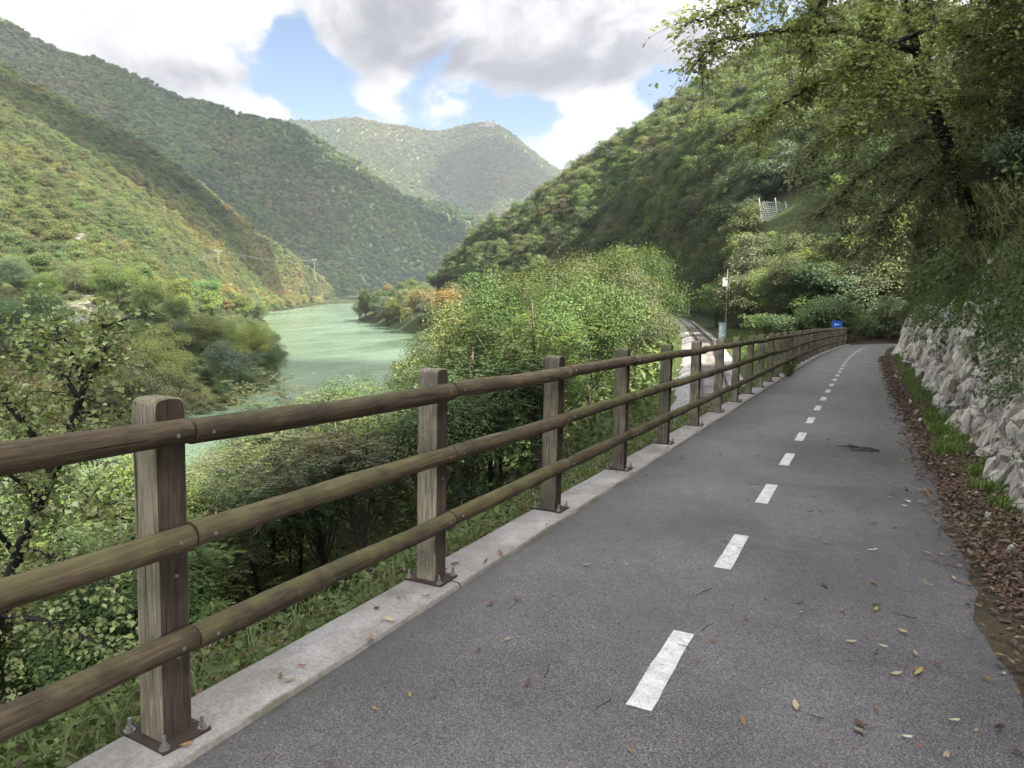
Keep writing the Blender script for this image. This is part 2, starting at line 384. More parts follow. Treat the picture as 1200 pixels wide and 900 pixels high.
def m_rock():
    mt, t, out = newmat('limestone'); g = t.new('ShaderNodeNewGeometry').outputs['Position']
    a = t.noise(g, 1.6, 8, .65, .4); b = t.noise(g, 16, 8, .72); d = t.noise(g, .9, 5, .6); st0 = t.new('ShaderNodeMapping', ins={'Vector': g, 'Rotation': (R_(-32), 0, 0)}); st = t.new('ShaderNodeMapping', ins={'Vector': st0, 'Scale': (5, 5, 1.1)})
    s2 = t.noise(st, 1.5, 6, .65)
    f = t.math('ADD', t.math('ADD', t.math('MULTIPLY', a.outputs[0], .35), t.math('MULTIPLY', b.outputs[0], .35)), t.math('MULTIPLY', s2.outputs[0], .30))
    c = t.ramp(f, [(.33, (.11, .095, .076)), (.42, (.33, .30, .26)), (.54, (.58, .55, .50)), (.68, (.76, .735, .69))])
    c = t.mix(t.mr(d.outputs[0], .56, .70, 0, .55), c, C4(.34, .25, .17))
    oi = t.new('ShaderNodeObjectInfo'); rb = t.mr(oi.outputs['Random'], 0, 1, .80, 1.18); rbc = t.new('ShaderNodeCombineColor', ins={0: rb, 1: t.math('MULTIPLY', rb, .985), 2: t.math('MULTIPLY', rb, .96)})
    c = t.mix(1, c, rbc.outputs[0], 'MULTIPLY')
    # lichen and water stains, hairline cracks
    sn = t.noise(t.new('ShaderNodeMapping', ins={'Vector': g, 'Scale': (3.2, 3.2, .9)}), 1.0, 7, .7)
    c = t.mix(t.mr(sn.outputs[0], .50, .68, 0, .72), c, C4(.13, .115, .095))
    vk = t.new('ShaderNodeTexVoronoi', feature='DISTANCE_TO_EDGE'); t.set(vk, 'Vector', t.vmath('ADD', st.outputs[0], t.vmath('SCALE', a.outputs['Color']).outputs[0])); vk.inputs['Scale'].default_value = 1.1
    c = t.mix(t.mr(vk.outputs['Distance'], .0, .045, .8, 0), c, C4(.05, .042, .034))
    # moss and soil caught in hollows and on ledges
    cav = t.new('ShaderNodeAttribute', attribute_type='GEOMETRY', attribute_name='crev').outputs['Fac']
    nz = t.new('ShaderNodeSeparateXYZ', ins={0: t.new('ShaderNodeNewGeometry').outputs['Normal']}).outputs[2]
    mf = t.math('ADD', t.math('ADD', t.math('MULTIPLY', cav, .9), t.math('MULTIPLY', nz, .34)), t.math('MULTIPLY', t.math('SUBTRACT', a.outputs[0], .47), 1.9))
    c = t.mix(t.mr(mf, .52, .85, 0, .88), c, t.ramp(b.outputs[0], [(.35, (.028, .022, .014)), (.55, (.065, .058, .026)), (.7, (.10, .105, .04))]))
    jn = t.new('ShaderNodeAttribute', attribute_type='GEOMETRY', attribute_name='joint').outputs['Fac']
    c = t.mix(t.math('MULTIPLY', jn, .9), c, C4(.022, .018, .014))
    principled(t, out, c, .88, t.math('ADD', b.outputs[0], t.math('MULTIPLY', s2.outputs[0], .7)), .8, .035, spec=.25); return mt
M['rock'] = m_rock()
def m_scree():
    mt, t, out = newmat('scree'); g = t.new('ShaderNodeNewGeometry').outputs['Position']
    a = t.noise(g, .05, 6, .65); b = t.noise(g, 1.2, 6, .75)
    at_ = t.new('ShaderNodeAttribute', attribute_type='GEOMETRY', attribute_name='bare').outputs['Fac']
    f = t.math('ADD', t.math('MULTIPLY', a.outputs[0], .4), t.math('MULTIPLY', b.outputs[0], .6))
    stone = t.ramp(b.outputs[0], [(.32, (.10, .085, .065)), (.5, (.20, .175, .15)), (.68, (.33, .30, .27))])
    grass = t.ramp(f, [(.35, (.03, .04, .015)), (.5, (.065, .075, .028)), (.65, (.12, .11, .05))])
    k = t.mr(t.math('ADD', at_, t.math('MULTIPLY', t.math('SUBTRACT', b.outputs[0], .5), 1.5)), .4, .7)
    principled(t, out, t.mix(k, grass, stone), .95, b.outputs[0], .7, .25, spec=.1); return mt
M['scree'] = m_scree()
def m_water():
    mt, t, out = newmat('river_water'); g = t.new('ShaderNodeNewGeometry').outputs['Position']
    mp = t.new('ShaderNodeMapping', ins={'Vector': g, 'Rotation': (0, 0, R_(35)), 'Scale': (1, .35, 1)})
    a = t.noise(mp, .9, 4, .6); b = t.noise(mp, .05, 4, .6); d = t.noise(mp, .013, 4, .55)
    c = t.mix(d.outputs[0], C4(.098, .150, .100), C4(.132, .187, .130))
    p = principled(t, out, c, t.mr(b.outputs[0], .4, .65, .10, .30), t.math('ADD', t.math('MULTIPLY', a.outputs[0], .25), b.outputs[0]), .22, .25, spec=.5)
    p.inputs['IOR'].default_value = 1.33; return mt
M['water'] = m_water()
def litter_mat(name, stops):
    mt, t, out = newmat(name)
    v = t.new('ShaderNodeAttribute', attribute_type='GEOMETRY', attribute_name='leafv').outputs['Fac']
    c = t.ramp(v, stops); principled(t, out, c, .7, None, spec=.35); return mt
M['litter'] = litter_mat('litter', [(0, (.03, .02, .015)), (.25, (.075, .042, .03)), (.5, (.12, .07, .048)), (.75, (.20, .14, .085)), (1, (.36, .29, .2))])
def m_fallen():
    mt, t, out = newmat('fallen_leaf'); oi = t.new('ShaderNodeObjectInfo')
    principled(t, out, oi.outputs['Color'], .6, None, spec=.4); return mt
M['fallen'] = m_fallen()
M['grass'] = leafmat('grass', 'OBJ', .3, (.26, .22, .10))

# ------------------------------------------------------------------ plan of the place
G = .0384                                   # the path falls 3.8 % away from the camera
def _path():
    P = [(0.0, -14.0, 0.0)]; ds = .25; S = [-14.0]
    while S[-1] < 100:
        s = S[-1]; x, y, h = P[-1]
        k = 0 if s < 31 else (.0021 if s < 59 else 1/15)
        if h > 1.9: k = 0
        h2 = h+k*ds; P.append((x+math.sin((h+h2)/2)*ds, y+math.cos((h+h2)/2)*ds, h2)); S.append(s+ds)
    return np.array(S), np.array(P)
PS, PP = _path()
def path_pt(s, e=0.0, dz=0.0):
    x = np.interp(s, PS, PP[:, 0]); y = np.interp(s, PS, PP[:, 1]); h = np.interp(s, PS, PP[:, 2])
    return np.stack(np.broadcast_arrays(x+np.cos(h)*e + 0*dz, y-np.sin(h)*e + 0*dz + G*dz, -G*np.minimum(s, 70)+dz+0*e), -1)
def path_h(s): return float(np.interp(s, PS, PP[:, 2]))

rY = [-60, 0, 20, 32, 40, 50, 59, 85, 142, 199, 222, 240, 258, 285, 330, 400]
rX = [-7, -5.6, -5.2, -5.8, -7.3, -9.4, -11.4, -17, -32.3, -50.5, -72, -102, -138, -180, -215, -285]
def rail_x(Y): return np.interp(Y, rY, rX)
def _smooth_rail():
    Y = np.linspace(-60, 400, 461); X = np.interp(Y, rY, rX); k = np.hanning(25); k /= k.sum()
    Xp = np.convolve(np.pad(X, 12, mode='reflect', reflect_type='odd'), k, 'valid'); return Y, Xp
RYS, RXS = _smooth_rail()
def rail_x(Y): return np.interp(Y, RYS, RXS)
bY = [-60, 0, 60, 100, 124, 200, 276, 376, 709, 760, 900, 1100]; bX = [-36, -36, -42, -54, -66, -124, -194, -303, -575, -560, -450, -330]
lY = [-120, -80, 20, 67, 86, 115, 197, 445, 910, 1000, 1100, 1250]; lX = [-75, -75, -78, -84, -90, -115, -197, -466, -792, -800, -760, -600]
def bank_r(Y): return np.interp(Y, bY, bX)
def bank_l(Y): return np.interp(Y, lY, lX)
WZ = -16.3; RZ = -4.0

def kerb_x(Y): return np.interp(Y, path_pt(PS[PS < 60], -2.575)[:, 1], path_pt(PS[PS < 60], -2.575)[:, 0])
def right_profile(Y):
    """x, z stations from the path edge down to the river bed at station Y"""
    r = float(rail_x(Y)); b = float(bank_r(Y)); b = min(b, r-8)
    if Y < 63:
        x0 = float(kerb_x(Y)); z0 = -G*Y-.06
        st = [(x0, z0), (x0-.35, z0-.22), (x0-.75, z0-.8)] if False else [(x0+.05, z0), (x0-.30, z0-.15)]
        xa = min(x0-.5, r+3.2); st += [(xa, max(-4.4, min(z0-.6, -4.3+.9*max(0, xa-(r+3.0)))))]
    else: st = [(60, -2.75), (r+6, -2.9-.02*min(60, Y-63)), (r+4, -3.9)]
    st += [(r+2.9, -4.45), (r+1.9, -4.32), (r-1.9, -4.32), (r-3.0, -4.6), (r-5, -5.2), (r-8, -6.4)]
    w_ = (r-8)-b
    for f, zz in ((.3, -8.5), (.6, -11.5), (.85, -14.6), (1.0, -16.7), (1.0+10/max(w_, 6), -19), (1+22/max(w_, 6), -19.5)):
        st.append((r-8-f*w_, zz))
    st = sorted(st, key=lambda q: -q[0]); return np.array([q[0] for q in st]), np.array([q[1] for q in st])
def zR(X, Y):
    xs, zs = right_profile(Y); return float(np.interp(-X, -xs, zs))

def loft(rows, n, k, bump=0.0, scale=.02, pw=1.0):
    """rows: list of polylines (same column count); returns (n,k,3): n columns across, k from foot to crest"""
    rows = [np.asarray(r, float) for r in rows]
    c = np.linspace(0, len(rows[0])-1, n)
    R2 = []
    for r in rows:
        q = np.stack([np.interp(c, np.arange(len(r)), r[:, i]) for i in range(3)], -1)
        kk = np.hanning(2*max(2, n//len(r)//2)+3)[1:-1]; kk /= kk.sum(); pd = len(kk)//2
        q = np.stack([np.convolve(np.pad(q[:, i], pd, mode='reflect', reflect_type='odd'), kk, 'valid') for i in range(3)], -1)
        R2.append(q)
    tt = np.linspace(0, len(rows)-1, k); out = np.zeros((n, k, 3))
    st = np.stack(R2, 1)
    for i in range(3):
        for a in range(n): out[a, :, i] = np.interp(tt, np.arange(len(rows)), st[a, :, i])
    if bump:
        out[..., 2] += bump*fbm(out*np.array([1, 1, .3]), scale, 4)*np.clip(np.linspace(0, 1, k)*4, 0, 1)[None]
    return out
def gsample(g, u, v):
    n, k = g.shape[:2]; a = np.clip(np.asarray(u)*(n-1), 0, n-1.001); b = np.clip(np.asarray(v)*(k-1), 0, k-1.001)
    i = a.astype(int); j = b.astype(int); fa = (a-i)[..., None]; fb_ = (b-j)[..., None]
    return (g[i, j]*(1-fa)+g[i+1, j]*fa)*(1-fb_)+(g[i, j+1]*(1-fa)+g[i+1, j+1]*fa)*fb_
def back(row, d, dz):
    """the far side of a crest: the crest moved back and down so that hills are solid"""
    r = np.asarray(row, float).copy(); h = r[:, :2]-CAM[:2]; h /= np.linalg.norm(h, axis=1)[:, None]
    r[:, :2] += h*d; r[:, 2] -= dz; return r

# ---- ground sheet and river
me = npmesh('ground', [(-6000, -6000, -24), (6000, -6000, -24), (6000, 6000, -24), (-6000, 6000, -24)], np.array([[0, 1, 2, 3]]), mat=M['far_forest'])
tag(link('ground', me), kind='structure')
Ys = np.concatenate([np.linspace(-120, 1250, 138)])
V = []
for Y in Ys:
    l = bank_l(Y)-10; r = bank_r(Y)+10
    for f in np.linspace(0, 1, 9): V.append((l+(r-l)*f, Y, WZ))
tag(link('river', npmesh('river', V, grid_faces(len(Ys), 9), mat=M['water'])), kind='structure')

# ---- right bank, from the path edge down to the river
Ys = np.concatenate([np.arange(-20, 62.9, 1.5), [62.95, 63.05], np.arange(64, 140, 3), np.arange(140, 401, 6)])
NK = 56; V = np.zeros((len(Ys), NK, 3))
for i, Y in enumerate(Ys):
    xs, zs = right_profile(Y); d = np.concatenate([[0], np.cumsum(np.abs(np.diff(xs))+np.abs(np.diff(zs))*.5)])
    d /= d[-1]; q = np.linspace(0, 1, NK); V[i, :, 0] = np.interp(q, d, xs); V[i, :, 1] = Y; V[i, :, 2] = np.interp(q, d, zs)
V[:, 6:, 2] += .25*fbm(V[:, 6:], .35, 3)*(np.abs(V[:, 6:, 0]-rail_x(V[:, 6:, 1])) > 3.4)
tag(link('river_bank', npmesh('river_bank', V.reshape(-1, 3), grid_faces(len(Ys), NK), smooth=True, mat=M['forest'])), kind='structure')

# ---- hills: foot and crest lines at their real distances
def hill(name, grid, mat, attr=None):
    n, k = grid.shape[:2]
    return tag(link(name, npmesh(name, grid.reshape(-1, 3), grid_faces(n, k), {q: a.ravel() for q, a in attr.items()} if attr else None, True, mat)), kind='structure')
# E: wooded hill right of the railway
E_foot = [(-205, 345, -8), (-172, 300, -5), (-135, 274, -4.2), (-98, 252, -4), (-66, 228, -4), (-43, 203, -4), (-25, 146, -4), (-9, 95, -4), (5, 82, -3.5), (30, 76, -3), (60, 72, -3)]
E_crest = [at(508, 342, 395), at(530, 314, 385), at(560, 286, 370), at(602, 262, 350), at(652, 228, 335), at(700, 198, 325), at(770, 154, 310), at(840, 108, 300), at(915, 56, 300), at(1010, 24, 310), at(1300, 60, 330)]
E_mid = [(np.array(a)*.5+np.array(b)*.5)+np.array([0, 0, 3.0 if i > 1 else 1.5]) for i, (a, b) in enumerate(zip(E_foot, E_crest))]
gE = loft([E_foot, E_mid, E_crest, back(E_crest, 120, 25)], 100, 70, 2.4, .03)
hill('wooded_hill', gE, M['forest'])
# F: steep slope above the path (straight part), closed at its far end
def F_rows():
    Sx = np.concatenate([np.arange(-90, -14, 4.0), np.arange(-14, 56, 2.0), [58, 60.5, 63, 66]])
    prof = [(2.05, 2.75), (2.45, 4.0), (3.4, 5.4), (6, 8.4), (12, 15), (30, 34), (75, 84), (120, 128), (165, 120)]
    g = np.zeros((len(Sx), len(prof), 3))
    for i, s in enumerate(Sx):
        f = 1 if s < 56 else max(.05, 1-(s-56)/9.5)
        for j, (e, z) in enumerate(prof):
            sh = float(np.interp(min(max(s, -13), 60), PS, PP[:, 0]))
            g[i, j] = (sh+e+(0 if s < 56 else .06*(s-56)*min(e, 9)), s, -G*min(s, 62)+z*f+(0 if j == 0 else .5*vnoise(np.array([s*.25, e*.3, 3.3]))))
    return Sx, g
FS, gF0 = F_rows()
gF = np.zeros((240, 90, 3))
uu = np.linspace(0, 1, 240); vv = np.concatenate([np.linspace(0, .5, 60), np.linspace(.5, 1, 31)[1:]])
for j, v_ in enumerate(vv): gF[:, j] = gsample(gF0, uu, np.full(240, v_))
gF[:, 4:] += .18*np.stack([fbm(gF[:, 4:], .7, 3), 0*gF[:, 4:, 0], fbm(gF[:, 4:]+9, .7, 3)], -1)
hill('wooded_slope', gF, M['soil'])
# C: far bank of the river, a bench with a scree slope
C_foot = [(bank_l(y), y, -16.9) for y in (-110, -20, 20, 67, 86, 115, 150, 197, 270, 350, 445, 560, 700, 910, 1000)]
C_top = [at(-900, 380, 90), at(-400, 345, 130), at(-160, 330, 170), at(0, 335, 205), at(60, 345, 215), at(110, 347, 225), at(150, 348, 250), at(190, 349, 300), at(225, 350, 380), at(250, 350, 470), at(275, 351, 590), at(300, 352, 700), at(330, 353, 840), at(385, 352, 1230), at(420, 351, 1330)]
gC = loft([C_foot, C_top], 110, 26, .8, .04)
px = np.array([proj(q) for q in gC.reshape(-1, 3)])
bare = np.exp(-((px[:, 0]-100)/48)**2-((px[:, 1]-388)/34)**2)*1.3
hill('scree_bank', gC, M['scree'], {'bare': bare})
# B: nearer spur of the left mountain; A: the mountain behind
B_foot = [at(-900, 350, 90), at(-400, 335, 140), at(-160, 325, 175), at(0, 333, 207), at(60, 344, 218), at(110, 346, 228), at(150, 347, 255), at(190, 348, 306), at(225, 349, 388), at(250, 349, 480), at(300, 351, 715), at(345, 352, 880), at(385, 350, 1240)]
B_crest = [at(-900, -250, 620), at(-500, -150, 640), at(-250, -70, 660), at(-80, 20, 680), at(0, 82, 700), at(60, 115, 715), at(110, 145, 730), at(160, 172, 745), at(205, 202, 765), at(250, 235, 790), at(310, 282, 860), at(350, 315, 960), at(390, 342, 1260)]
gB = loft([B_foot, [(np.array(a)*.5+np.array(b)*.5)-np.array([0, 0, 6]) for a, b in zip(B_foot, B_crest)], B_crest, back(B_crest, 160, 60)], 130, 80, 9, .008)
hill('mountain_spur', gB, M['far_forest'])
A_foot = [at(-900, 330, 900), at(-300, 335, 950), at(100, 335, 960), at(250, 335, 1000), at(330, 342, 1060), at(385, 350, 1235), at(425, 348, 1350), at(520, 345, 1500), at(660, 345, 1650), at(800, 345, 1700)]
A_crest = [at(-900, -420, 1250), at(-300, -130, 1300), at(0, 22, 1340), at(110, 60, 1380), at(205, 102, 1420), at(300, 146, 1470), at(350, 160, 1500), at(430, 197, 1560), at(555, 264, 1650), at(680, 330, 1720)]
gA = loft([A_foot, [(np.array(a)*.5+np.array(b)*.5)-np.array([0, 0, 10]) for a, b in zip(A_foot, A_crest)], A_crest, back(A_crest, 400, 120)], 130, 90, 26, .005)
hill('mountain', gA, M['far_forest'])
D_foot = [at(x, 340, 2300) for x in (-200, 150, 250, 320, 400, 470, 540, 600, 680, 800, 1000)]
D_crest = [at(-200, 260, 3300), at(150, 215, 3300), at(250, 172, 3300), at(320, 149, 3250), at(420, 139, 3300), at(478, 152, 3350), at(545, 152, 3350), at(577, 148, 3300), at(655, 190, 3350), at(760, 265, 3400), at(1000, 300, 3500)]
gD = loft([D_foot, [(np.array(a)*.45+np.array(b)*.55)+np.array([0, 0, 20*math.sin(i*1.9)]) for i, (a, b) in enumerate(zip(D_foot, D_crest))], D_crest, back(D_crest, 900, 250)], 130, 80, 34, .0022)
hill('far_hill', gD, M['far_forest'])

# ================================================================== PATH, KERB, MARKINGS
rng = np.random.default_rng(11)
S = np.concatenate([np.arange(-12, 1, .5), np.arange(1, 12, .1), np.arange(12, 30, .5), np.arange(30, 90, .5)])
Ew = np.array([-2.26, -2.1, -1.9, -1.4, -.8, -.2, .2, .45, .6, .75, .95])
edge = np.array([1, .75, .35, .05, 0, 0, .05, .3, .6, .85, 1.0])
V = np.zeros((len(S), len(Ew), 3)); A = np.zeros((len(S), len(Ew)))
for i, s in enumerate(S):
    ee = Ew.copy(); wob = .03*vnoise(np.array([s*.6, 0, 0]))+.03*vnoise(np.array([s*2.1, 5, 0]))+.02*vnoise(np.array([s*8., 9, 0])) + .16*max(0, 1-max(s-3, 0)/4)
    ee[6:] += np.array([0, .2, .6, .8, 1])*wob
    V[i] = path_pt(s, ee, np.where(ee < -2.2, -.004, 0)+.012*(1-((ee+.8)/1.5)**2)*(np.abs(ee+.8) < 1.5)); A[i] = edge
path = tag(link('path', npmesh('path', V.reshape(-1, 3), grid_faces(len(S), len(Ew)), {'edge': A.ravel()}, True, M['asphalt'])), kind='structure')
# centre dashes: real thin sheets of paint lying 4 mm above the asphalt
def dash(s0, s1):
    n = 9; V = []
    for s in np.linspace(s0, s1, n):
        for e in (-.057, 0, .057):
            V.append(path_pt(s, -.81+e+.006*vnoise(np.array([s*9, e*60, 1.0])), .0165))
    return npmesh('centre_dash', V, grid_faces(n, 3), mat=M['paint'])
for i in range(-2, 36):
    s0 = 2.86+2.0*i
    link('centre_dash', dash(s0, s0+.86), parent=path)
# concrete kerb in cast slabs
kerb = None
def kerb_slab(s0, s1):
    n = max(3, int((s1-s0)/.35)); c = [(-2.215, -.05, 1.), (-2.235, .018, 1.), (-2.25, .030, .7), (-2.32, .034, .2), (-2.45, .036, 0), (-2.55, .034, 0), (-2.575, .022, .3), (-2.585, -.45, .8)]
    V = []; A = []
    for s in np.linspace(s0+.006, s1-.006, n):
        for e, z, a in c:
            V.append(path_pt(s, e+.007*vnoise(np.array([s*2, e*9, 2.])), z+.004*vnoise(np.array([s*3, e*6, 4.])))); A.append(a)
    k = len(c); F = [grid_faces(n, k)[:, ::-1]]
    return npmesh('kerb_slab', V, F, {'edge': A}, True, M['concrete'])
kerb = tag(link('kerb', kerb_slab(-12, -4.3)), kind='structure')
ks = [-4.3, -.3, 3.72, 7.7, 11.7, 15.7, 19.7, 23.7, 27.7, 31.7, 35.7, 39.7, 43.7, 47.7, 51.7, 55.7, 61]
for a, b in zip(ks[:-1], ks[1:]): link('kerb_slab', kerb_slab(a, b), parent=kerb)
# verge strip at the foot of the rock
S2 = np.concatenate([np.arange(-12, 30, .25), np.arange(30, 90, .5)]); Ev = np.array([.5, .7, .9, 1.1, 1.3, 1.5, 1.8])
V = np.zeros((len(S2), len(Ev), 3))
for i, s in enumerate(S2):
    far = 1.0 if s > 63 else 0
    V[i] = path_pt(s, Ev, np.array([-.03, .0, .03, .06, .09, .14, .2])*1.0 - .0)
V[..., 2] += .035*fbm(V, 1.7, 3)*np.array([.2, .6, 1, 1, 1, 1, 1])
V[:, 0, 2] -= .02
tag(link('verge', npmesh('verge', V.reshape(-1, 3), grid_faces(len(S2), len(Ev)), None, True, M['soil'])), kind='structure')
# outer verge of the bend beyond the fence end
S3 = np.arange(60.8, 90, .5); Eo = np.array([-2.2, -2.8, -4, -6, -9])
V = np.stack([path_pt(s, Eo, np.array([-.02, .02, .15, .5, .2])) for s in S3])
V[..., 2] += .06*fbm(V, .8, 3)*np.array([0, 1, 1, 1, 1])
tag(link('bend_verge', npmesh('bend_verge', V.reshape(-1, 3), grid_faces(len(S3), len(Eo))[:, ::-1], None, True, M['soil'])), kind='structure')

# ================================================================== WOODEN FENCE
def post_mesh():
    w_, d, H = .066, .070, 1.36                 # half size along the fence, across it, height
    a = np.linspace(math.pi, 0, 9)
    prof = [(-w_, 0.012)]+[(-w_, .5), (-w_, 1.0)]+[(w_*np.sign(math.cos(t))*abs(math.cos(t))**.55, H-.046+.046*math.sin(t)**.7) for t in a]+[(w_, 1.0), (w_, .5), (w_, 0.012)]
    prof = np.array(prof); n = len(prof)
    rings = []
    for x, ins in ((-d, .006), (-d+.006, 0), (0, 0), (d-.006, 0), (d, .006)):
        q = prof.copy(); c = np.array([0, H/2]); q[:, 0] *= (1-ins/w_); q[:, 1] = np.where(q[:, 1] > H-.06, q[:, 1]-ins, q[:, 1])
        rings.append(np.stack([np.full(n, x), q[:, 0], q[:, 1]], -1))
    V = np.vstack(rings); F = []
    for r in range(4):
        for i in range(n): j = (i+1) % n; F.append([r*n+i, r*n+j, (r+1)*n+j, (r+1)*n+i])
    bm = bmesh.new(); vs = [bm.verts.new(v) for v in V]
    for f in F: bm.faces.new([vs[i] for i in f])
    bm.faces.new([vs[i] for i in range(n)][::-1]); bm.faces.new([vs[4*n+i] for i in range(n)])
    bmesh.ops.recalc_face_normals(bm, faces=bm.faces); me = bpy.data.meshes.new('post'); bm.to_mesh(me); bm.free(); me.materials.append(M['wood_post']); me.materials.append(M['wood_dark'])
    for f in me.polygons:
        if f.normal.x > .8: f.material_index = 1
    return me
def rail_mesh(seed):
    L = 1.932; r0 = .052; rg = np.random.default_rng(seed); n, k = 28, 18
    y = np.concatenate([[0, .004], np.linspace(.03, L-.03, n-4), [L-.004, L]]); a = np.linspace(0, 2*np.pi, k, endpoint=False)
    V = np.zeros((n, k, 3))
    for i, yy in enumerate(y):
        r = r0*(1+.06*vnoise(np.array([yy*2.2, seed, 0.])))-(.004 if i in (0, n-1) else 0)
        rr = r*(1+.02*np.array([vnoise(np.array([yy*5, math.cos(q)*2+seed, math.sin(q)*2])) for q in a]))
        flat = np.minimum(rr*np.cos(a), .044)         # the log is planed flat where it meets the posts
        V[i, :, 0] = -flat+.006*vnoise(np.array([yy*1.4, seed+9, 0.])); V[i, :, 1] = yy; V[i, :, 2] = rr*np.sin(a)+.008*vnoise(np.array([yy*1.1, seed+3, 4.]))
    i = np.arange(n-1)[:, None]*k+np.arange(k)[None]; j = np.arange(n-1)[:, None]*k+(np.arange(k)[None]+1) % k
    F4 = np.stack([i, i+k, j+k, j], -1).reshape(-1, 4); V = V.reshape(-1, 3)
    V = np.vstack([V, [[0, 0, 0], [0, L, 0]]]); F3 = []
    for q in range(k): F3 += [[n*k, q, (q+1) % k], [n*k+1, (n-1)*k+(q+1) % k, (n-1)*k+q]]
    me = npmesh('rail', V, [F4, np.array(F3)], smooth=False, mat=M['wood_rail'])
    me.polygons.foreach_set('use_smooth', np.concatenate([np.ones(len(F4), bool), np.zeros(len(F3), bool)])); return me
def disc_mesh(name, r, h, k=10, axis=0):
    mb = MB(); P = np.zeros((2, 3)); P[1, axis] = h; mb.tube(P, [r, r*.8], k); return mb.mesh(name, M['steel'])
def anchor_mesh():
    mb = MB(); mb.tube([(0, 0, 0), (0, 0, .006)], .021, 12); mb.tube([(0, 0, .006), (0, 0, .020)], .0145, 6); mb.tube([(0, 0, .02), (0, 0, .055)], .0075, 8); return mb.mesh('anchor_bolt', M['steel'])
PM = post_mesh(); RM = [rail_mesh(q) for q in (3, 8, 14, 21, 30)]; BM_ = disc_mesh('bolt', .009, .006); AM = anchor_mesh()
mb = MB(); mb.box((0, 0, .006), (.135, .105, .006)); PLM = mb.mesh('base_plate', M['rust'])
fence = tag(empty('wooden_fence', path_pt(1.75, -2.43, 0)), 'long brown wooden fence with square posts and three round log rails along the path edge', 'fence')
def child(name, me, parent, Mw, color=None):
    o = link(name, me, parent=parent, color=color); o.matrix_parent_inverse = Matrix(); 
    o.matrix_local = Mw; return o
fl = Matrix.Translation(fence.location).inverted()
sp0, dsp, NP = 1.75, 1.935, 31
PT = []
for i in range(-1, NP):
    s = sp0+dsp*i; p = path_pt(s, -2.43, .034); h = path_h(s)
    rot = Matrix.Rotation(-h, 4, 'Z') @ Matrix.Rotation(-math.atan(G), 4, 'X')
    PT.append((s, p, rot))
    jit = Matrix.Rotation(rng.normal(0, .006), 4, 'X') @ Matrix.Rotation(rng.normal(0, .006), 4, 'Y') @ Matrix.Rotation(rng.normal(0, .03), 4, 'Z')
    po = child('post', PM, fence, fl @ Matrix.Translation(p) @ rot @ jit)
    if i < 14:
        child('base_plate', PLM, po, Matrix.Identity(4))
        for ax, ay in ((.112, .085), (-.112, .085), (.112, -.085), (-.112, -.085)):
            if i < 8: child('anchor_bolt', AM, po, Matrix.Translation((ax, ay, .012)) @ Matrix.Rotation(rng.normal(0, .08), 4, 'X'))
        if i < 5:
            for z in (.33, .66): child('bolt', BM_, po, Matrix.Translation((.070, .01, z)))
for i in range(len(PT)-1):
    (s0, p0, r0), (s1, p1, r1) = PT[i], PT[i+1]
    for q, z in enumerate((1.222, .815, .40)):
        off = Vector((.070+.044, 0, z))
        a = Vector(p0)+r0 @ off; b = Vector(p1)+r1 @ off; d = (b-a)
        a = a+d*.022; b = b+d*.022
        dz_ = rng.normal(0, .004); a.z += dz_; b.z += rng.normal(0, .004)
        me = RM[int(rng.integers(5))]
        R3 = d.normalized().to_track_quat('Y', 'Z').to_matrix().to_4x4()
        ra = child('rail', me, fence, fl @ Matrix.Translation(a+d*.002) @ R3 @ Matrix.Diagonal((1, d.length/1.94, 1, 1)))
        if i < 8:
            for yy in (.075, 1.855): child('bolt', BM_, ra, Matrix.Translation((.048, yy, .0)))

# blue sign at the end of the fence
p = path_pt(59.0, -2.95, -.3); sg = tag(empty('path_sign', p), 'small blue sign with a white mark behind the far end of the fence', 'sign')
mb = MB(); mb.tube([(0, 0, 0), (0, 0, 2.15)], .03, 8); link('post', mb.mesh('post', M['galv']), parent=sg)
mb = MB(); mb.box((0, -.04, 1.90), (.36, .012, .27)); pn = link('panel', mb.mesh('panel', M['blue']), parent=sg)
mb = MB(); mb.box((.02, -.055, 1.9), (.13, .004, .035)); mb.box((-.12, -.055, 1.9), (.05, .004, .085)); link('white_mark', mb.mesh('white_mark', M['white']), parent=pn)

# ================================================================== RAILWAY
Y = np.concatenate([np.arange(-30, 120, 1.5), np.arange(120, 400, 4)]); X = rail_x(Y)
tx = np.gradient(X, Y); nrm = np.stack([np.ones_like(tx), -tx], -1)/np.sqrt(1+tx**2)[:, None]
prof = [(-2.7, -.50), (-2.3, -.34), (-1.75, -.1), (-1.3, -.03), (-.6, -.04), (0, -.05), (.6, -.04), (1.3, -.03), (1.75, -.1), (2.3, -.34), (2.7, -.52)]
V = np.array([[(X[i]+nrm[i, 0]*a, Y[i]+nrm[i, 1]*a, RZ-.10+z+.03*vnoise(np.array([Y[i]*2, a*3, 1.]))) for a, z in prof] for i in range(len(Y))])
tag(link('ballast', npmesh('ballast', V.reshape(-1, 3), grid_faces(len(Y), len(prof)), None, True, M['ballast'])), kind='structure')
tr = tag(empty('railway_track', (float(rail_x(45.)), 45, RZ)), 'single railway track curving away on pale ballast below the path fence', 'railway track')
tl = Matrix.Translation(tr.location).inverted()
def rail_strip(off):
    sec = [(-.06, -.15), (-.06, -.13), (-.012, -.12), (-.012, -.04), (-.035, -.03), (-.035, 0), (.035, 0), (.035, -.03), (.012, -.04), (.012, -.12), (.06, -.13), (.06, -.15)]
    V = np.array([[(X[i]+nrm[i, 0]*(off+a)-tr.location.x, Y[i]+nrm[i, 1]*(off+a)-45, z+.13) for a, z in sec] for i in range(len(Y))])
    return npmesh('steel_rail', V.reshape(-1, 3), grid_faces(len(Y), len(sec)), mat=M['railsteel'])
for off in (-.75, .75): link('steel_rail', rail_strip(off), parent=tr)
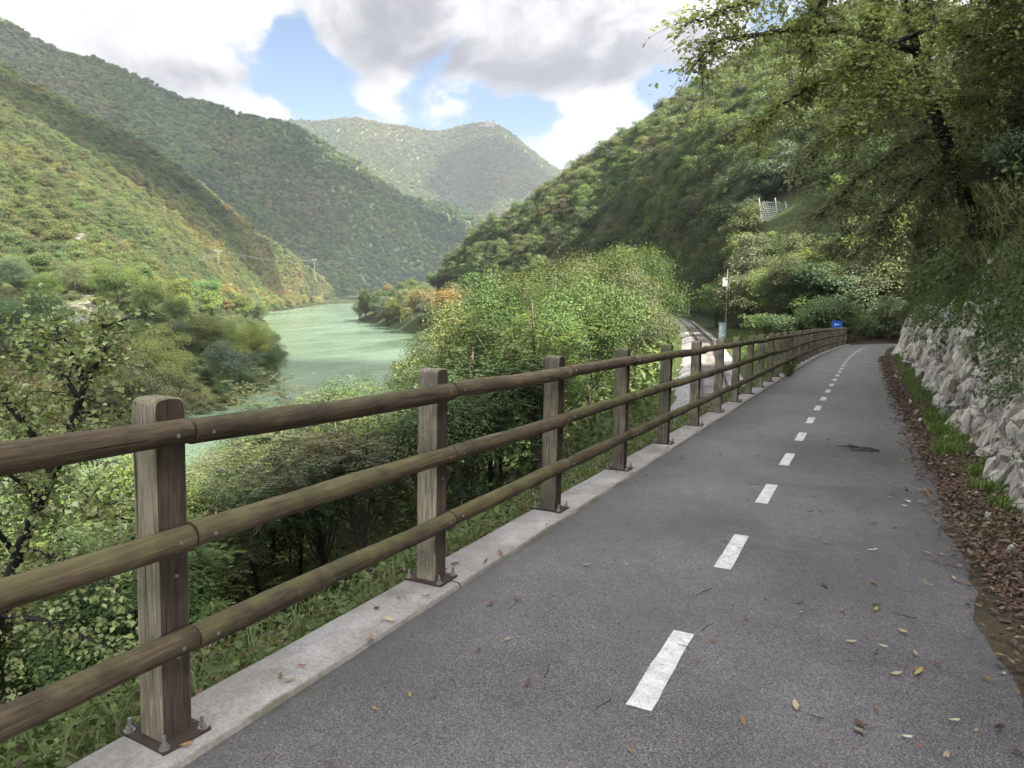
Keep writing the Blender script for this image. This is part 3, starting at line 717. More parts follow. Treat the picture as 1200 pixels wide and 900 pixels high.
mb = MB(); mb.box((0, 0, 0), (1.25, .11, .07)); SM = mb.mesh('sleeper', M['sleeper'])
y = 26.0
while y < 125:
    x = float(rail_x(y)); t_ = float((rail_x(y+.5)-rail_x(y-.5)))
    child('sleeper', SM, tr, tl @ Matrix.Translation((x, y, RZ-.185)) @ Matrix.Rotation(-math.atan(t_), 4, 'Z')); y += .62
# mast and cabinet
mp_ = np.array([float(rail_x(97))+3.3, 97, RZ-.45])
ms = tag(empty('trackside_mast', mp_), 'slim grey mast with a white box near its top beside the curving track', 'mast')
mb = MB(); mb.tube([(0, 0, 0), (0, 0, 4), (0, 0, 9.2)], [.075, .06, .035], 8); link('pole', mb.mesh('pole', M['galv']), parent=ms)
mb = MB(); mb.box((-.28, -.12, 7.55), (.26, .16, .55)); link('white_box', mb.mesh('white_box', M['white']), parent=ms)
mb = MB(); mb.tube([(.32, 0, 5.6), (.32, 0, 8.2)], .025, 6); mb.tube([(0, 0, 6.2), (.32, 0, 6.2)], .02, 5); link('side_antenna', mb.mesh('side_antenna', M['galv']), parent=ms)
cb = tag(empty('relay_cabinet', mp_+np.array([-.15, -1.2, 0])), 'pale blue grey relay cabinet at the foot of the mast beside the track', 'cabinet')
mb = MB(); mb.box((0, 0, 1.15), (.42, .35, 1.0)); link('body', mb.mesh('body', M['cabinet']), parent=cb)
mb = MB(); mb.box((0, 0, 2.19), (.48, .40, .04)); link('roof', mb.mesh('roof', M['galv']), parent=cb)
mb = MB(); mb.box((0, -.357, 1.15), (.37, .006, .93)); d_ = link('door', mb.mesh('door', M['cabinet']), parent=cb)
mb = MB(); mb.box((.28, -.375, 1.15), (.02, .012, .10)); link('handle', mb.mesh('handle', M['galv']), parent=d_)
mb = MB(); mb.box((0, 0, .07), (.46, .40, .08)); link('plinth', mb.mesh('plinth', M['concrete']), parent=cb)

# ================================================================== ROCK FACE
def cells(u, v, seed):
    """nearest jittered cell: id-random triple, F1, F2, local offset"""
    iu = np.floor(u).astype(int); iv = np.floor(v).astype(int); b1 = np.full(u.shape, 9.); b2 = np.full(u.shape, 9.); rid = np.zeros(u.shape+(4,)); lu = np.zeros_like(u); lv = np.zeros_like(u)
    tb = np.random.default_rng(seed).random((128, 128, 6))
    for a in (-1, 0, 1):
        for b in (-1, 0, 1):
            r = tb[(iu+a) % 128, (iv+b) % 128]; du = iu+a+r[..., 0]-u; dv = iv+b+r[..., 1]-v; d = np.sqrt(du*du+dv*dv)
            n_ = d < b1; b2 = np.where(n_, b1, np.minimum(b2, d)); b1 = np.where(n_, d, b1)
            rid = np.where(n_[..., None], r[..., 2:6], rid); lu = np.where(n_, -du, lu); lv = np.where(n_, -dv, lv)
    return rid, b1, b2, lu, lv
S4 = np.concatenate([np.arange(2, 6.5, .12), np.arange(6.5, 14, .032), np.arange(14, 22, .055), np.arange(22, 34, .10), np.arange(34, 64, .2)])
HZ = np.concatenate([np.linspace(-.25, 2.6, 80), np.linspace(2.6, 3.5, 16)[1:]])
SS, ZZ = np.meshgrid(S4, HZ, indexing='ij')
ebase = np.interp(HZ, [-.25, 0, .6, 1.5, 2.3, 3.0, 3.5], [1.36, 1.42, 1.52, 1.74, 1.98, 2.25, 2.6])[None]+.0*SS
ebase = ebase+np.interp(SS, [2, 9, 14, 20, 30, 45, 64], [.15, .0, -.05, .25, .45, .5, .9])
# bulges
D = .22*fbm(np.stack([SS*.45, ZZ*.5, 0*SS+2], -1), 1.0, 2)
ang = R_(58); ca, sa = math.cos(ang), math.sin(ang)
al = -SS*ca+ZZ*sa; ac = SS*sa+ZZ*ca            # along and across the dipping beds
wp = .25*fbm(np.stack([SS, ZZ, 0*SS], -1), 1.3, 3)
r1, f1, f2, lu, lv = cells((al+wp)*.7, (ac+wp*.6)*2.0, 5)
D += (r1[..., 0]-.5)*.20+(r1[..., 1]-.5)*.34*lu+(r1[..., 2]-.5)*.30*lv-.10*np.clip(1-(f2-f1)/.12, 0, 1)
kk = np.hanning(11)[1:-1]; kk /= kk.sum()
D = np.apply_along_axis(lambda q: np.convolve(np.pad(q, 4, mode='edge'), kk, 'valid'), 0, D); D = np.apply_along_axis(lambda q: np.convolve(np.pad(q, 1, mode='edge'), [.25, .5, .25], 'valid'), 1, D)
r2, g1, g2, l2, m2 = cells((al+wp*.5)*2.2, (ac-wp*.3)*5.5, 9)
D += (r2[..., 0]-.5)*.08+(r2[..., 1]-.5)*.15*l2+(r2[..., 2]-.5)*.17*m2-.045*np.clip(1-(g2-g1)/.14, 0, 1)
r3, h1, h2, l3, m3 = cells(al*8.0+r2[..., 1]*3, ac*15.0, 13)
D += (r3[..., 0]-.5)*.03+(r3[..., 1]-.5)*.05*l3+(r3[..., 2]-.5)*.06*m3-.012*np.clip(1-(h2-h1)/.2, 0, 1)
D *= np.clip((ZZ+.25)/.5, .15, 1); jt = np.clip(1-(f2-f1)/.11, 0, 1)*.9*(r1[..., 3] > .15)+np.clip(1-(g2-g1)/.13, 0, 1)*.75*(r2[..., 3] > .35)
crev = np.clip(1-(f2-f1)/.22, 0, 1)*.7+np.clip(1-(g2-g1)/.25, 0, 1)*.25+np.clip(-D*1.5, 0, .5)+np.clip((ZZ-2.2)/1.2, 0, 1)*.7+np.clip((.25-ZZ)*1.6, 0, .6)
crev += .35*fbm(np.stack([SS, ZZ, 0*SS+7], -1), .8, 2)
E_ = ebase-D*.7+.10
V = path_pt(SS.ravel(), E_.ravel(), 0.0).reshape(SS.shape+(3,)); V[..., 2] += ZZ
for fq, am in ((6.5, .02), (15., .012)): V = V+am*np.stack([fbm(V+11*q, fq, 2) for q in range(3)], -1)*np.clip((ZZ+.25)/.4, .2, 1)[..., None]
rockE = E_; 
rf = tag(link('rock_face', npmesh('rock_face', V.reshape(-1, 3), grid_faces(len(S4), len(HZ)), {'crev': (crev+.42).ravel(), 'joint': np.clip(jt, 0, 1).ravel()}, False, M['rock'])), kind='structure')
def rock_at(s, z):
    i = int(np.argmin(np.abs(S4-s))); j = int(np.argmin(np.abs(HZ-z))); return V_rock[i, j]
V_rock = V.copy()
def boulder(seed, el=(1, .6, .5)):
    rg = np.random.default_rng(seed); bm = bmesh.new()
    P = rg.normal(size=(15, 3)); P /= np.linalg.norm(P, axis=1)[:, None]; P = np.sign(P)*np.abs(P)**.75*np.array(el)
    for q in P: bm.verts.new(q)
    r = bmesh.ops.convex_hull(bm, input=bm.verts); bmesh.ops.delete(bm, geom=[g for g in r['geom_interior'] if isinstance(g, bmesh.types.BMVert)], context='VERTS')
    me = bpy.data.meshes.new('rock'); bm.to_mesh(me); bm.free(); me.materials.append(M['rock']); return me
BLD = [boulder(40+q) for q in range(10)]
def slab(seed):
    """angular fractured block: a sheared box with broken corners; x out of the wall, z along the dip"""
    rg = np.random.default_rng(seed); bm = bmesh.new(); P = []
    for x in (-1, 1):
        for y in (-1, 1):
            for z in (-1, 1):
                c = np.array([x, y, z], float)*(1-.38*rg.random(3)); 
                if rg.random() < .4: P.append(c*np.array([1, .45+.3*rg.random(), 1])); c = c*np.array([.45+.3*rg.random(), 1, .8+.2*rg.random()])
                P.append(c)
    P.append((1.0+.25*rg.random(), .6*rg.normal()*.5, .5*rg.normal()*.6)); 
    for q in P: bm.verts.new(q)
    r = bmesh.ops.convex_hull(bm, input=bm.verts); bmesh.ops.delete(bm, geom=[g for g in r['geom_interior'] if isinstance(g, bmesh.types.BMVert)], context='VERTS')
    bmesh.ops.dissolve_limit(bm, angle_limit=.12, verts=bm.verts, edges=bm.edges); bmesh.ops.triangulate(bm, faces=bm.faces)
    me = bpy.data.meshes.new('rock'); bm.to_mesh(me); bm.free(); me.materials.append(M['rock']); return me
SLB = [slab(300+q) for q in range(16)]
rg = np.random.default_rng(77); blocks = []
a_ = -45.0
da = np.array([0, -math.cos(ang), math.sin(ang)]); xo = np.array([-math.cos(R_(13)), 0, math.sin(R_(13))])
zl = da-xo*(da@xo); zl /= np.linalg.norm(zl); yl = np.cross(zl, xo)
for lvl in range(2):
    s = 5.2
    while s < 52:
        k = .78+.055*max(0, s-8); st = .21*k*(1.0 if lvl == 0 else .8)
        z = -.1+.25*rg.random()
        while z < 2.75:
            L_ = .34*k*(.6+.9*rg.random()); 
            ss = s+z*.62+.07*rg.normal()
            if 5.5 < ss < 53 and rg.random() < (.84 if lvl == 0 else .45)*(1 if z < 1.7+.5*vnoise(np.array([ss*.7, 0, 8.])) else .42):
                p = rock_at(ss, min(z, 3.2)); out = .02+.10*rg.random()*k+.10*k*vnoise(np.array([ss*.9, z*1.1, 4.]))-(.04 if lvl else 0)
                blocks.append((ss, p+xo*out, np.array([.16*k*(.7+.6*rg.random()), st*(.50+.22*rg.random()), L_*.56])*(1 if lvl == 0 else .72)))
            z += L_*(.80+.25*rg.random())
        s += st*.92
blocks.sort(key=lambda b: b[0]); far_mb = MB()
for q, (ss, p, sz) in enumerate(blocks):
    R3 = Matrix(((xo[0], yl[0], zl[0], 0), (xo[1], yl[1], zl[1], 0), (xo[2], yl[2], zl[2], 0), (0, 0, 0, 1))) @ Matrix.Rotation(rg.normal(0, .20), 4, 'X') @ Matrix.Rotation(rg.normal(0, .20), 4, 'Y') @ Matrix.Rotation(rg.normal(0, .30), 4, 'Z')
    Mx = Matrix.Translation(p) @ R3 @ Matrix.Diagonal((*[float(c) for c in sz], 1)); sm = SLB[int(rg.integers(16))]
    if q < 298: child('rock', sm, rf, Mx)
    else:
        V_ = np.array([(Mx @ v.co)[:] for v in sm.vertices]); far_mb.add(V_, None, [list(f.vertices) for f in sm.polygons])
o = link('rock_rubble', far_mb.mesh('rock_rubble', M['rock']), parent=rf); o['kind'] = 'stuff'
# loose stones on the verge
lab = ['pale angular stone lying on the leafy verge at the foot of the rock']
for q in range(40):
    s = 6+rg.random()**1.4*22; e = .85+rg.random()*.55; k = .03+.06*rg.random()**2
    o = link('loose_stone', BLD[q % 10], loc=path_pt(s, e, .05+.08*(e-.8)), rot=(rg.random()*6, rg.random()*6, rg.random()*6), scale=k)
    tag(o, 'pale angular limestone chip lying among dead leaves at the foot of the rock face', 'stone', 'loose stones along the foot of the rock')

# ================================================================== VEGETATION PROTOTYPES
def norm(a): return a/(np.linalg.norm(a, axis=-1, keepdims=True)+1e-9)
def sphere(rg, n): return norm(rg.normal(size=(n, 3)))
def leaf_quads(P, N, Dr, L, W, fold, v):
    """folded rhombic leaves: P centre, N normal, Dr direction of the midrib"""
    N = norm(N); Dr = norm(Dr-N*np.sum(Dr*N, -1, keepdims=True)); B = np.cross(N, Dr)
    L = np.broadcast_to(np.asarray(L, float), (len(P),))[:, None]; W = np.broadcast_to(np.asarray(W, float), (len(P),))[:, None]
    V = np.stack([P-Dr*L*.5, P+B*W*.5+N*W*fold-Dr*L*.06, P+Dr*L*.5, P-B*W*.5+N*W*fold-Dr*L*.06], 1).reshape(-1, 3)
    i = np.arange(len(P))[:, None]*4
    return V, np.concatenate([i+[0, 1, 2], i+[0, 2, 3]])[:, ::-1], np.repeat(v, 4)
def leaf_mesh(name, parts, mat):
    V = []; F = []; A = []; n = 0
    for v, f, a in parts: V.append(v); F.append(f+n); A.append(a); n += len(v)
    return npmesh(name, np.vstack(V), np.vstack(F), {'leafv': np.concatenate(A)}, False, mat)

def make_tree(seed, H=10., R=3.6, base=.28, lobes=34, per=90, L=.3, form='round', mat=None, pinnate=False, trunkr=.16, lobe=1.25, bark=None, fill=.25):
    """returns (trunk mesh, crown mesh): tapered trunk with limbs, crown of leaf clumps on the limbs"""
    rg = np.random.default_rng(seed); mat = mat or M['leaf']
    zb = H*base; cz = (H+zb)/2; hz = (H-zb)/2
    d = sphere(rg, lobes); d[:, 2] = np.where(d[:, 2] < -.55, -d[:, 2]*.5, d[:, 2])
    rr = np.where(rg.random(lobes) < fill, .25+.4*rg.random(lobes), .72+.25*rg.random(lobes))
    c = d*rr[:, None]*np.array([R*.82, R*.82, hz*.86]); c[:, 2] += cz
    if form == 'conic': k = np.clip(1.25-(c[:, 2]-zb)/(H-zb), .25, 1); c[:, :2] *= k[:, None]
    if form == 'vase': k = np.clip(.45+.75*(c[:, 2]-zb)/(H-zb), .3, 1.1); c[:, :2] *= k[:, None]
    if form == 'tall': c[:, :2] *= .62
    c += rg.normal(size=(lobes, 3))*np.array([R*.13, R*.13, hz*.10]); c[:, 2] = np.clip(c[:, 2], zb*.6, H*1.04)
    c[:, :2] += R*.22*rg.normal(size=2)[None]*((c[:, 2]-zb)/(H-zb))[:, None]
    lr = lobe*(.65+.7*rg.random(lobes))
    parts = []
    for i in range(lobes):
        n = int(per*(.6+.8*rg.random())*(lr[i]/lobe)**1.5)
        if not pinnate:
            q = sphere(rg, n); q[:, 2] = np.where((q[:, 2] < -.1) & (rg.random(n) < .55), -q[:, 2], q[:, 2])
            rad = lr[i]*(1-.55*rg.random(n)**2.2); P = c[i]+q*rad[:, None]*np.array([1, 1, .66])
            P += lr[i]*.16*rg.normal(size=(n, 3))
            N = q*.65+np.array([0, 0, .62])+rg.normal(size=(n, 3))*.42; Dr = q+rg.normal(size=(n, 3))*.6+np.array([0, 0, -.35])
            l = L*(.65+.7*rg.random(n))
            v = np.clip(.45+.17*rg.normal(size=n)+.16*rg.normal(), 0, .98); v = np.where(rg.random(n) < .02, .97, v)
            parts.append(leaf_quads(P, N, Dr, l, l*.62, .18, v))
        else:
            nf = max(6, n//12); q = sphere(rg, nf); q[:, 2] = np.abs(q[:, 2])*.8-.12; q = norm(q)
            st = c[i]+q*lr[i]*.35*rg.random((nf, 1)); ln = lr[i]*(.55+.45*rg.random(nf))*.8
            side = norm(np.cross(q, np.array([0, 0, 1.0]))+1e-4)
            vf = np.clip(.45+.16*rg.normal(size=nf)+.13*rg.normal(), 0, .95)
            for t in np.linspace(.18, 1, 7):
                mid = st+q*(ln*t)[:, None]; mid[:, 2] -= .35*ln*t*t
                for sgn in (-1, 1):
                    ll = L*(1.15-.35*abs(t-.5))*np.ones(nf); Dr = side*sgn+q*.45+rg.normal(size=(nf, 3))*.12
                    P = mid+norm(Dr)*ll[:, None]*.5; N = np.array([0, 0, 1.0])+rg.normal(size=(nf, 3))*.22+q*.15
                    parts.append(leaf_quads(P, N, Dr, ll, ll*.40, .1, np.clip(vf+.05*rg.normal(size=nf), 0, .98)))
    crown = leaf_mesh('crown', parts, mat)
    mb = MB(); top = np.array([np.mean(c[:, 0])*.8, np.mean(c[:, 1])*.8, H*.86]); n = 8
    tt = np.linspace(0, 1, n); tp = np.stack([top[0]*tt**1.5+.12*np.sin(tt*5+seed), top[1]*tt**1.5+.10*np.cos(tt*4+seed)-.10, tt*top[2]-.6*(1-tt)], -1)
    mb.tube(tp, trunkr*(1.15-tt*.95)+.012, 7)
    for i in rg.permutation(lobes)[:min(lobes, 26)]:
        t0 = np.clip((c[i, 2]/H)*.8-.14+.08*rg.normal(), .22, .88); p0 = np.array([np.interp(t0, tt, tp[:, k]) for k in range(3)])
        b = c[i]; md = (p0+b)/2+np.array([0, 0, .12*np.linalg.norm(b-p0)])
        mb.tube([p0, (p0+md)/2+rg.normal(size=3)*.06, md, b], [trunkr*.42*(1.1-t0), trunkr*.33*(1.1-t0), trunkr*.25*(1.1-t0), .012], 5, False)
    return mb.mesh('trunk', bark or M['bark'], True), crown

T_near = [make_tree(101+q, 9, 2.9, .10, 54, 400, .115, f, lobe=.95, trunkr=.10) for q, f in enumerate(('round', 'vase', 'tall'))]
T_pin = [make_tree(121+q, 9, 3.0, .14, 40, 220, .14, f, lobe=1.25, pinnate=True, trunkr=.085) for q, f in enumerate(('vase', 'round', 'tall'))]
T_mid = [make_tree(141+q, 10, 3.9, .10, 44, 190, .30, f, lobe=1.30, trunkr=.16) for q, f in enumerate(('round', 'round', 'vase', 'conic', 'round'))]
T_fine = [make_tree(151+q, 10, 3.7, .08, 50, 470, .165, f, lobe=1.30, trunkr=.15) for q, f in enumerate(('round', 'vase', 'round'))]
T_bush = [make_tree(161+q, 2.0, 1.15, .02, 22, 120, .11, 'round', lobe=.46, trunkr=.03, bark=M['twig']) for q in range(3)]
T_far = [make_tree(181+q, 10, 4.2, .05, 18, 90, .85, 'round', lobe=1.9, mat=M['leaf_far']) for q in range(4)]
T_midf = [npmesh('crown', np.zeros((3, 3)), np.array([[0, 1, 2]])) for q in ()]

COLS = dict(deep=(.044, .066, .027), green=(.066, .094, .034), fresh=(.096, .128, .038), yellow=(.135, .135, .042), olive=(.090, .098, .045), ochre=(.135, .105, .048), grey=(.085, .098, .064), blue=(.050, .078, .048), rust=(.098, .078, .046))
LOOK = dict(deep='dark green', green='mid green', fresh='fresh light green', yellow='yellowish', olive='olive green', ochre='ochre turning', grey='greyish green', blue='bluish green', rust='reddish brown turning')
ntree = 0
def plant(proto, loc, H, H0, rot, colname, name, label, group, cat='tree', wide=1.0, rg=np.random.default_rng(5)):
    global ntree; ntree += 1
    k = H/H0; r = empty(name, loc, (rg.normal(0, .03), rg.normal(0, .03), rot), (k*wide, k*wide, k)); tag(r, label, cat, group)
    c = (1.3 if name in ('slender_tree', 'bank_tree', 'slope_tree', 'rock_shrub') else 1.6)*np.array(COLS[colname])*(1+.10*rg.normal(size=3)*np.array([1, .6, 1]))*(.85+.32*rg.random())
    link('trunk', proto[0], parent=r); link('crown' if cat == 'tree' else 'foliage', proto[1], parent=r, color=tuple(np.clip(c, .015, .5)))
    return r
RG = np.random.default_rng(2024)
def pick(rg, **w):
    k = list(w); p = np.array([w[q] for q in k], float); return k[int(rg.choice(len(k), p=p/p.sum()))]

# ---- embankment and river-bank wood below the fence
topx = [-200, 130, 200, 235, 262, 300, 345, 385, 420, 445, 470, 500, 540, 580, 640, 690, 740, 772, 790, 850]
topy = [560, 590, 545, 520, 500, 470, 428, 444, 436, 420, 405, 362, 330, 306, 312, 292, 290, 318, 385, 440]
placed = []
def try_tree(X, Y, mind, rg, protoset, H0, hmin, hmax, drop, name, mk, group):
    z = zR(X, Y); px, py, dz = proj((X, Y, z))
    if dz < 4: return False
    for q in placed:
        if (q[0]-X)**2+(q[1]-Y)**2 < mind*mind: return False
    if px < -150 or px > 812: return False
    wpx = 2.4*FPX/dz
    if px+3.3*FPX/dz > 786: return False
    ty = max(np.interp(px, topx, topy), np.interp(px-wpx*.6, topx, topy)-6, np.interp(px+wpx*.6, topx, topy)-6)+drop*rg.random()**1.6*1.6-10*rg.random()
    ztop = at(px, ty, dz)[2]; H = (ztop-z)
    if H < hmin: return False
    H = min(H, hmax*(.85+.3*rg.random())); placed.append((X, Y))
    col, lab = mk(rg, px, H)
    p = protoset[int(rg.integers(len(protoset)))]
    plant(p, (X, Y, z-.1), H, H0, rg.random()*6.3, col, name, lab, group, wide=float(np.clip(1.25-.02*H+.1*rg.normal(), .75, 1.3))*(1.25 if H < 6 else 1), rg=rg)
    return True
def zone(px):
    for lim, tx in ((140, 'left of the nearest fence post'), (330, 'just right of the nearest post'), (480, 'before the second post'), (560, 'just past the second post'), (630, 'before the third post'), (715, 'between third and fourth posts')):
        if px < lim: return 'seen '+tx
    return 'seen beyond the fourth post'
def mk1(rg, px, H):
    c = pick(rg, green=4, fresh=4, olive=1.5, deep=1.5, yellow=.8)
    return c, (('tall ' if H > 7.5 else 'low ' if H < 5 else '')+LOOK[c]+' slender tree below the fence, '+zone(px))
def mk2(rg, px, H):
    c = pick(rg, green=5, fresh=3.5, olive=2.2, yellow=.7, ochre=.35, deep=2.6, grey=1.6, rust=.15)
    return c, (('tall ' if H > 10.5 else 'low ' if H < 6.5 else '')+LOOK[c]+' tree between railway and river, '+zone(px))
n = 0
for q in range(900):                                             # nearest: below the fence
    Y = 1.5+28*RG.random(); X = rail_x(Y)-3.8-15*RG.random()
    if n < 46 and try_tree(X, Y, 1.8, RG, T_pin if RG.random() < .6 else T_near, 9, 3.2, 10.5, 40, 'slender_tree', mk1, 'slender trees below the fence'): n += 1
for px, ty, dz, pr in [(-60, 520, 13, 0), (-10, 500, 17, 1), (45, 505, 15, 2), (95, 492, 18, 0), (140, 498, 16, 1), (178, 505, 20, 2), (212, 512, 17, 0), (150, 560, 12, 1), (240, 530, 22, 1), (262, 522, 27, 0), (285, 500, 32, 2), (60, 600, 11, 1), (225, 600, 13, 2), (118, 510, 24, 1), (20, 560, 22, 2), (190, 545, 26, 0), (-100, 540, 15, 1), (300, 560, 19, 0), (340, 540, 23, 2)]:
    g_ = at(px, 600, dz); X, Y = g_[0], g_[1]; z = zR(X, Y); H = at(px, ty, dz)[2]-z; c, lab = mk1(RG, px, H); placed.append((X, Y))
    plant((T_pin if pr else T_near)[pr], (X, Y, z-.2), H, 9, RG.random()*6.3, c, 'slender_tree', lab, 'slender trees below the fence', wide=max(.55, min(1.1, 7./H)), rg=RG)
n = 0
for q in range(2500):
    Y = 24+110*RG.random()**1.15; b = bank_r(Y)+1.5; r = rail_x(Y)-4.6
    X = r+(b-r)*RG.random()**1.1
    if n < 74 and try_tree(X, Y, 3.6, RG, T_near if Y < 45 else T_fine, 9 if Y < 45 else 10, 4.0, 15, 62, 'bank_tree', mk2, 'trees between the railway and the river'): n += 1
n = 0
topx_s, topy_s = [405, 418, 440, 480, 520, 560, 760], [372, 345, 325, 315, 318, 325, 335]
for q in range(2500):                                            # spur where the river bends away
    Y = 130+260*RG.random(); b = bank_r(Y)+1; r = rail_x(Y)-5; X = b+(r-b)*RG.random()**1.3; z = zR(X, Y); px, py, dz = proj((X, Y, z))
    if n >= 52 or px < 400 or px > 775: continue
    if any((a[0]-X)**2+(a[1]-Y)**2 < 36 for a in placed): continue
    ty = np.interp(px, topx_s, topy_s)+12*abs(RG.normal()); H = at(px, ty, dz)[2]-z
    if H < 4.5: continue
    H = min(H, 15*(.8+.4*RG.random())); placed.append((X, Y)); c = pick(RG, green=2, olive=3, ochre=1.6, rust=.6, deep=1.5, yellow=1.4, grey=1)
    plant(T_mid[int(RG.integers(5))], (X, Y, z-.2), H, 10, RG.random()*6, c, 'spur_tree', LOOK[c]+' tree on the wooded point where the river bends', 'trees on the river bend', rg=RG, wide=1.05); n += 1

# ---- far bank of the river
n = 0; pl2 = []
cand = [(RG.random(), RG.random()) for q in range(6000)]
for u, v in cand:
    p = gsample(gC, u, v); px, py, dz = proj(p)
    if n >= 125 or px < -60 or px > 400 or dz > 1100 or dz < 40: continue
    b_ = math.exp(-((px-98)/52)**2-((py-388)/34)**2)
    if b_ > .40 and RG.random() > .06: continue
    md = 4.3 if dz < 300 else 6.5
    if any((a[0]-p[0])**2+(a[1]-p[1])**2 < md*md for a in pl2): continue
    H = (7+6*RG.random()) if dz < 240 else (9+6*RG.random())
    lim = np.interp(px, [-60, 0, 60, 130, 150, 200, 250, 290, 320, 335, 345, 400], [272, 275, 282, 300, 420, 376, 366, 372, 392, 440, 330, 330]) if py > 385 or px < 130 else np.interp(px, [130, 200, 260, 300, 400], [300, 312, 328, 326, 330])
    Hm = at(px, lim, dz)[2]-p[2]
    if Hm < 3.5: continue
    H = min(H, Hm); pl2.append(p)
    c = pick(RG, green=3, fresh=2, olive=3, yellow=1.2, deep=2.2, blue=1.2, ochre=.5, rust=.3) if dz < 420 else pick(RG, yellow=4, fresh=3, olive=1.5, ochre=1)
    plant(T_fine[int(RG.integers(3))] if dz < 230 else T_mid[int(RG.integers(5))], p-np.array([0, 0, .3]), H, 10, RG.random()*6, c, 'shore_tree', LOOK[c]+((' low' if H < 6.5 else '')+(' tree at the far water edge' if v < .3 else ' tree halfway up the far bank' if v < .65 else ' tree on top of the far bank')+(', far left' if px < 90 else ', left of the river bend' if px < 230 else ', beside the open water') if dz < 420 else ' sunlit tree on the distant far shore'), 'trees on the far bank' if dz < 420 else 'trees on the distant shore', rg=RG, wide=1.15); n += 1

# ---- wooded hill right of the railway: the nearest trees as individuals, the rest as one mass
def scatter(name, P, H, rot, tint, variants, H0):
    """one forest object: crown variants instanced on points"""
    n = len(P); me = bpy.data.meshes.new(name); me.vertices.add(n); me.vertices.foreach_set('co', np.asarray(P, np.float32).ravel())
    A = me.attributes.new('sc', 'FLOAT_VECTOR', 'POINT'); s = np.stack([H/H0*(.95+.35*RG.random(n))]*2+[H/H0], -1); A.data.foreach_set('vector', s.astype(np.float32).ravel())
    A = me.attributes.new('rz', 'FLOAT_VECTOR', 'POINT'); A.data.foreach_set('vector', np.stack([0*rot, 0*rot, rot], -1).astype(np.float32).ravel())
    A = me.attributes.new('tint', 'FLOAT_COLOR', 'POINT'); A.data.foreach_set('color', np.hstack([tint, np.ones((n, 1))]).astype(np.float32).ravel())
    A = me.attributes.new('vid', 'INT', 'POINT'); A.data.foreach_set('value', RG.integers(0, len(variants), n).astype(np.int32))
    o = link(name, me); ng = bpy.data.node_groups.new(name, 'GeometryNodeTree')
    ng.interface.new_socket('Geometry', in_out='INPUT', socket_type='NodeSocketGeometry'); ng.interface.new_socket('Geometry', in_out='OUTPUT', socket_type='NodeSocketGeometry')
    gi = ng.nodes.new('NodeGroupInput'); go = ng.nodes.new('NodeGroupOutput'); jn = ng.nodes.new('GeometryNodeJoinGeometry'); L_ = ng.links
    def na(nm, ty):
        a = ng.nodes.new('GeometryNodeInputNamedAttribute'); a.data_type = ty; a.inputs[0].default_value = nm
        return [x for x in a.outputs if x.enabled and x.name == 'Attribute'][0]
    sc_, rz_, vi = na('sc', 'FLOAT_VECTOR'), na('rz', 'FLOAT_VECTOR'), na('vid', 'INT')
    for i, mv in enumerate(variants):
        src = bpy.data.objects.new('crown_source', mv)
        oi = ng.nodes.new('GeometryNodeObjectInfo'); oi.inputs[0].default_value = src; oi.inputs['As Instance'].default_value = True
        cp = ng.nodes.new('FunctionNodeCompare'); cp.data_type = 'INT'; cp.operation = 'EQUAL'
        ci = [x for x in cp.inputs if x.enabled]; L_.new(vi, ci[0]); ci[1].default_value = i
        ip = ng.nodes.new('GeometryNodeInstanceOnPoints'); L_.new(gi.outputs[0], ip.inputs['Points']); L_.new(cp.outputs[0], ip.inputs['Selection'])
        L_.new(oi.outputs['Geometry'], ip.inputs['Instance']); L_.new(rz_, ip.inputs['Rotation']); L_.new(sc_, ip.inputs['Scale']); L_.new(ip.outputs[0], jn.inputs[0])
    L_.new(jn.outputs[0], go.inputs[0]); md = o.modifiers.new('scatter', 'NODES'); md.node_group = ng
    tag(o, kind='stuff'); return o
def forest_points(g, spacing, vmin=0., vmax=.78, jit=.45):
    """points on a loft, about `spacing` apart"""
    n, k = g.shape[:2]; du = np.linalg.norm(np.diff(g, axis=0), axis=-1); dv = np.linalg.norm(np.diff(g, axis=1), axis=-1)
    area = du[:, :-1]*dv[:-1]; q = area.ravel()/spacing**2; cnt = np.floor(q+RG.random(q.size)).astype(int)
    idx = np.repeat(np.arange(q.size), cnt); i = idx//(k-1); j = idx % (k-1)
    u = (i+RG.random(idx.size))/(n-1); v = (j+RG.random(idx.size))/(k-1); m_ = (v > vmin) & (v < vmax); return gsample(g, u[m_], v[m_]), v[m_]
def tints(P, names, scale, amp=.14):
    C = (1.8 if amp > .165 else 1.6 if amp > .15 else 1.25)*np.array([COLS[q] for q in names]); f = np.clip((fbm(P, scale, 3)*.75+.5), 0, .999)*.7+.3*RG.random(len(P)); x = f*(len(C)-1); i = np.clip(x.astype(int), 0, len(C)-2); t = (x-i)[:, None]
    c = C[i]*(1-t)+C[i+1]*t; return np.clip(c*(1+amp*RG.normal(size=(len(P), 1)))*(1+.06*RG.normal(size=(len(P), 3))), .012, .4)
def inframe(P, pad=60):
    d = P-CAM; z = d@FW; x = 600+FPX*(d@RT)/np.maximum(z, .1); y = 450-FPX*(d@UP)/np.maximum(z, .1); return (z > 1) & (x > -pad) & (x < 1200+pad) & (y > -pad) & (y < 900+pad)

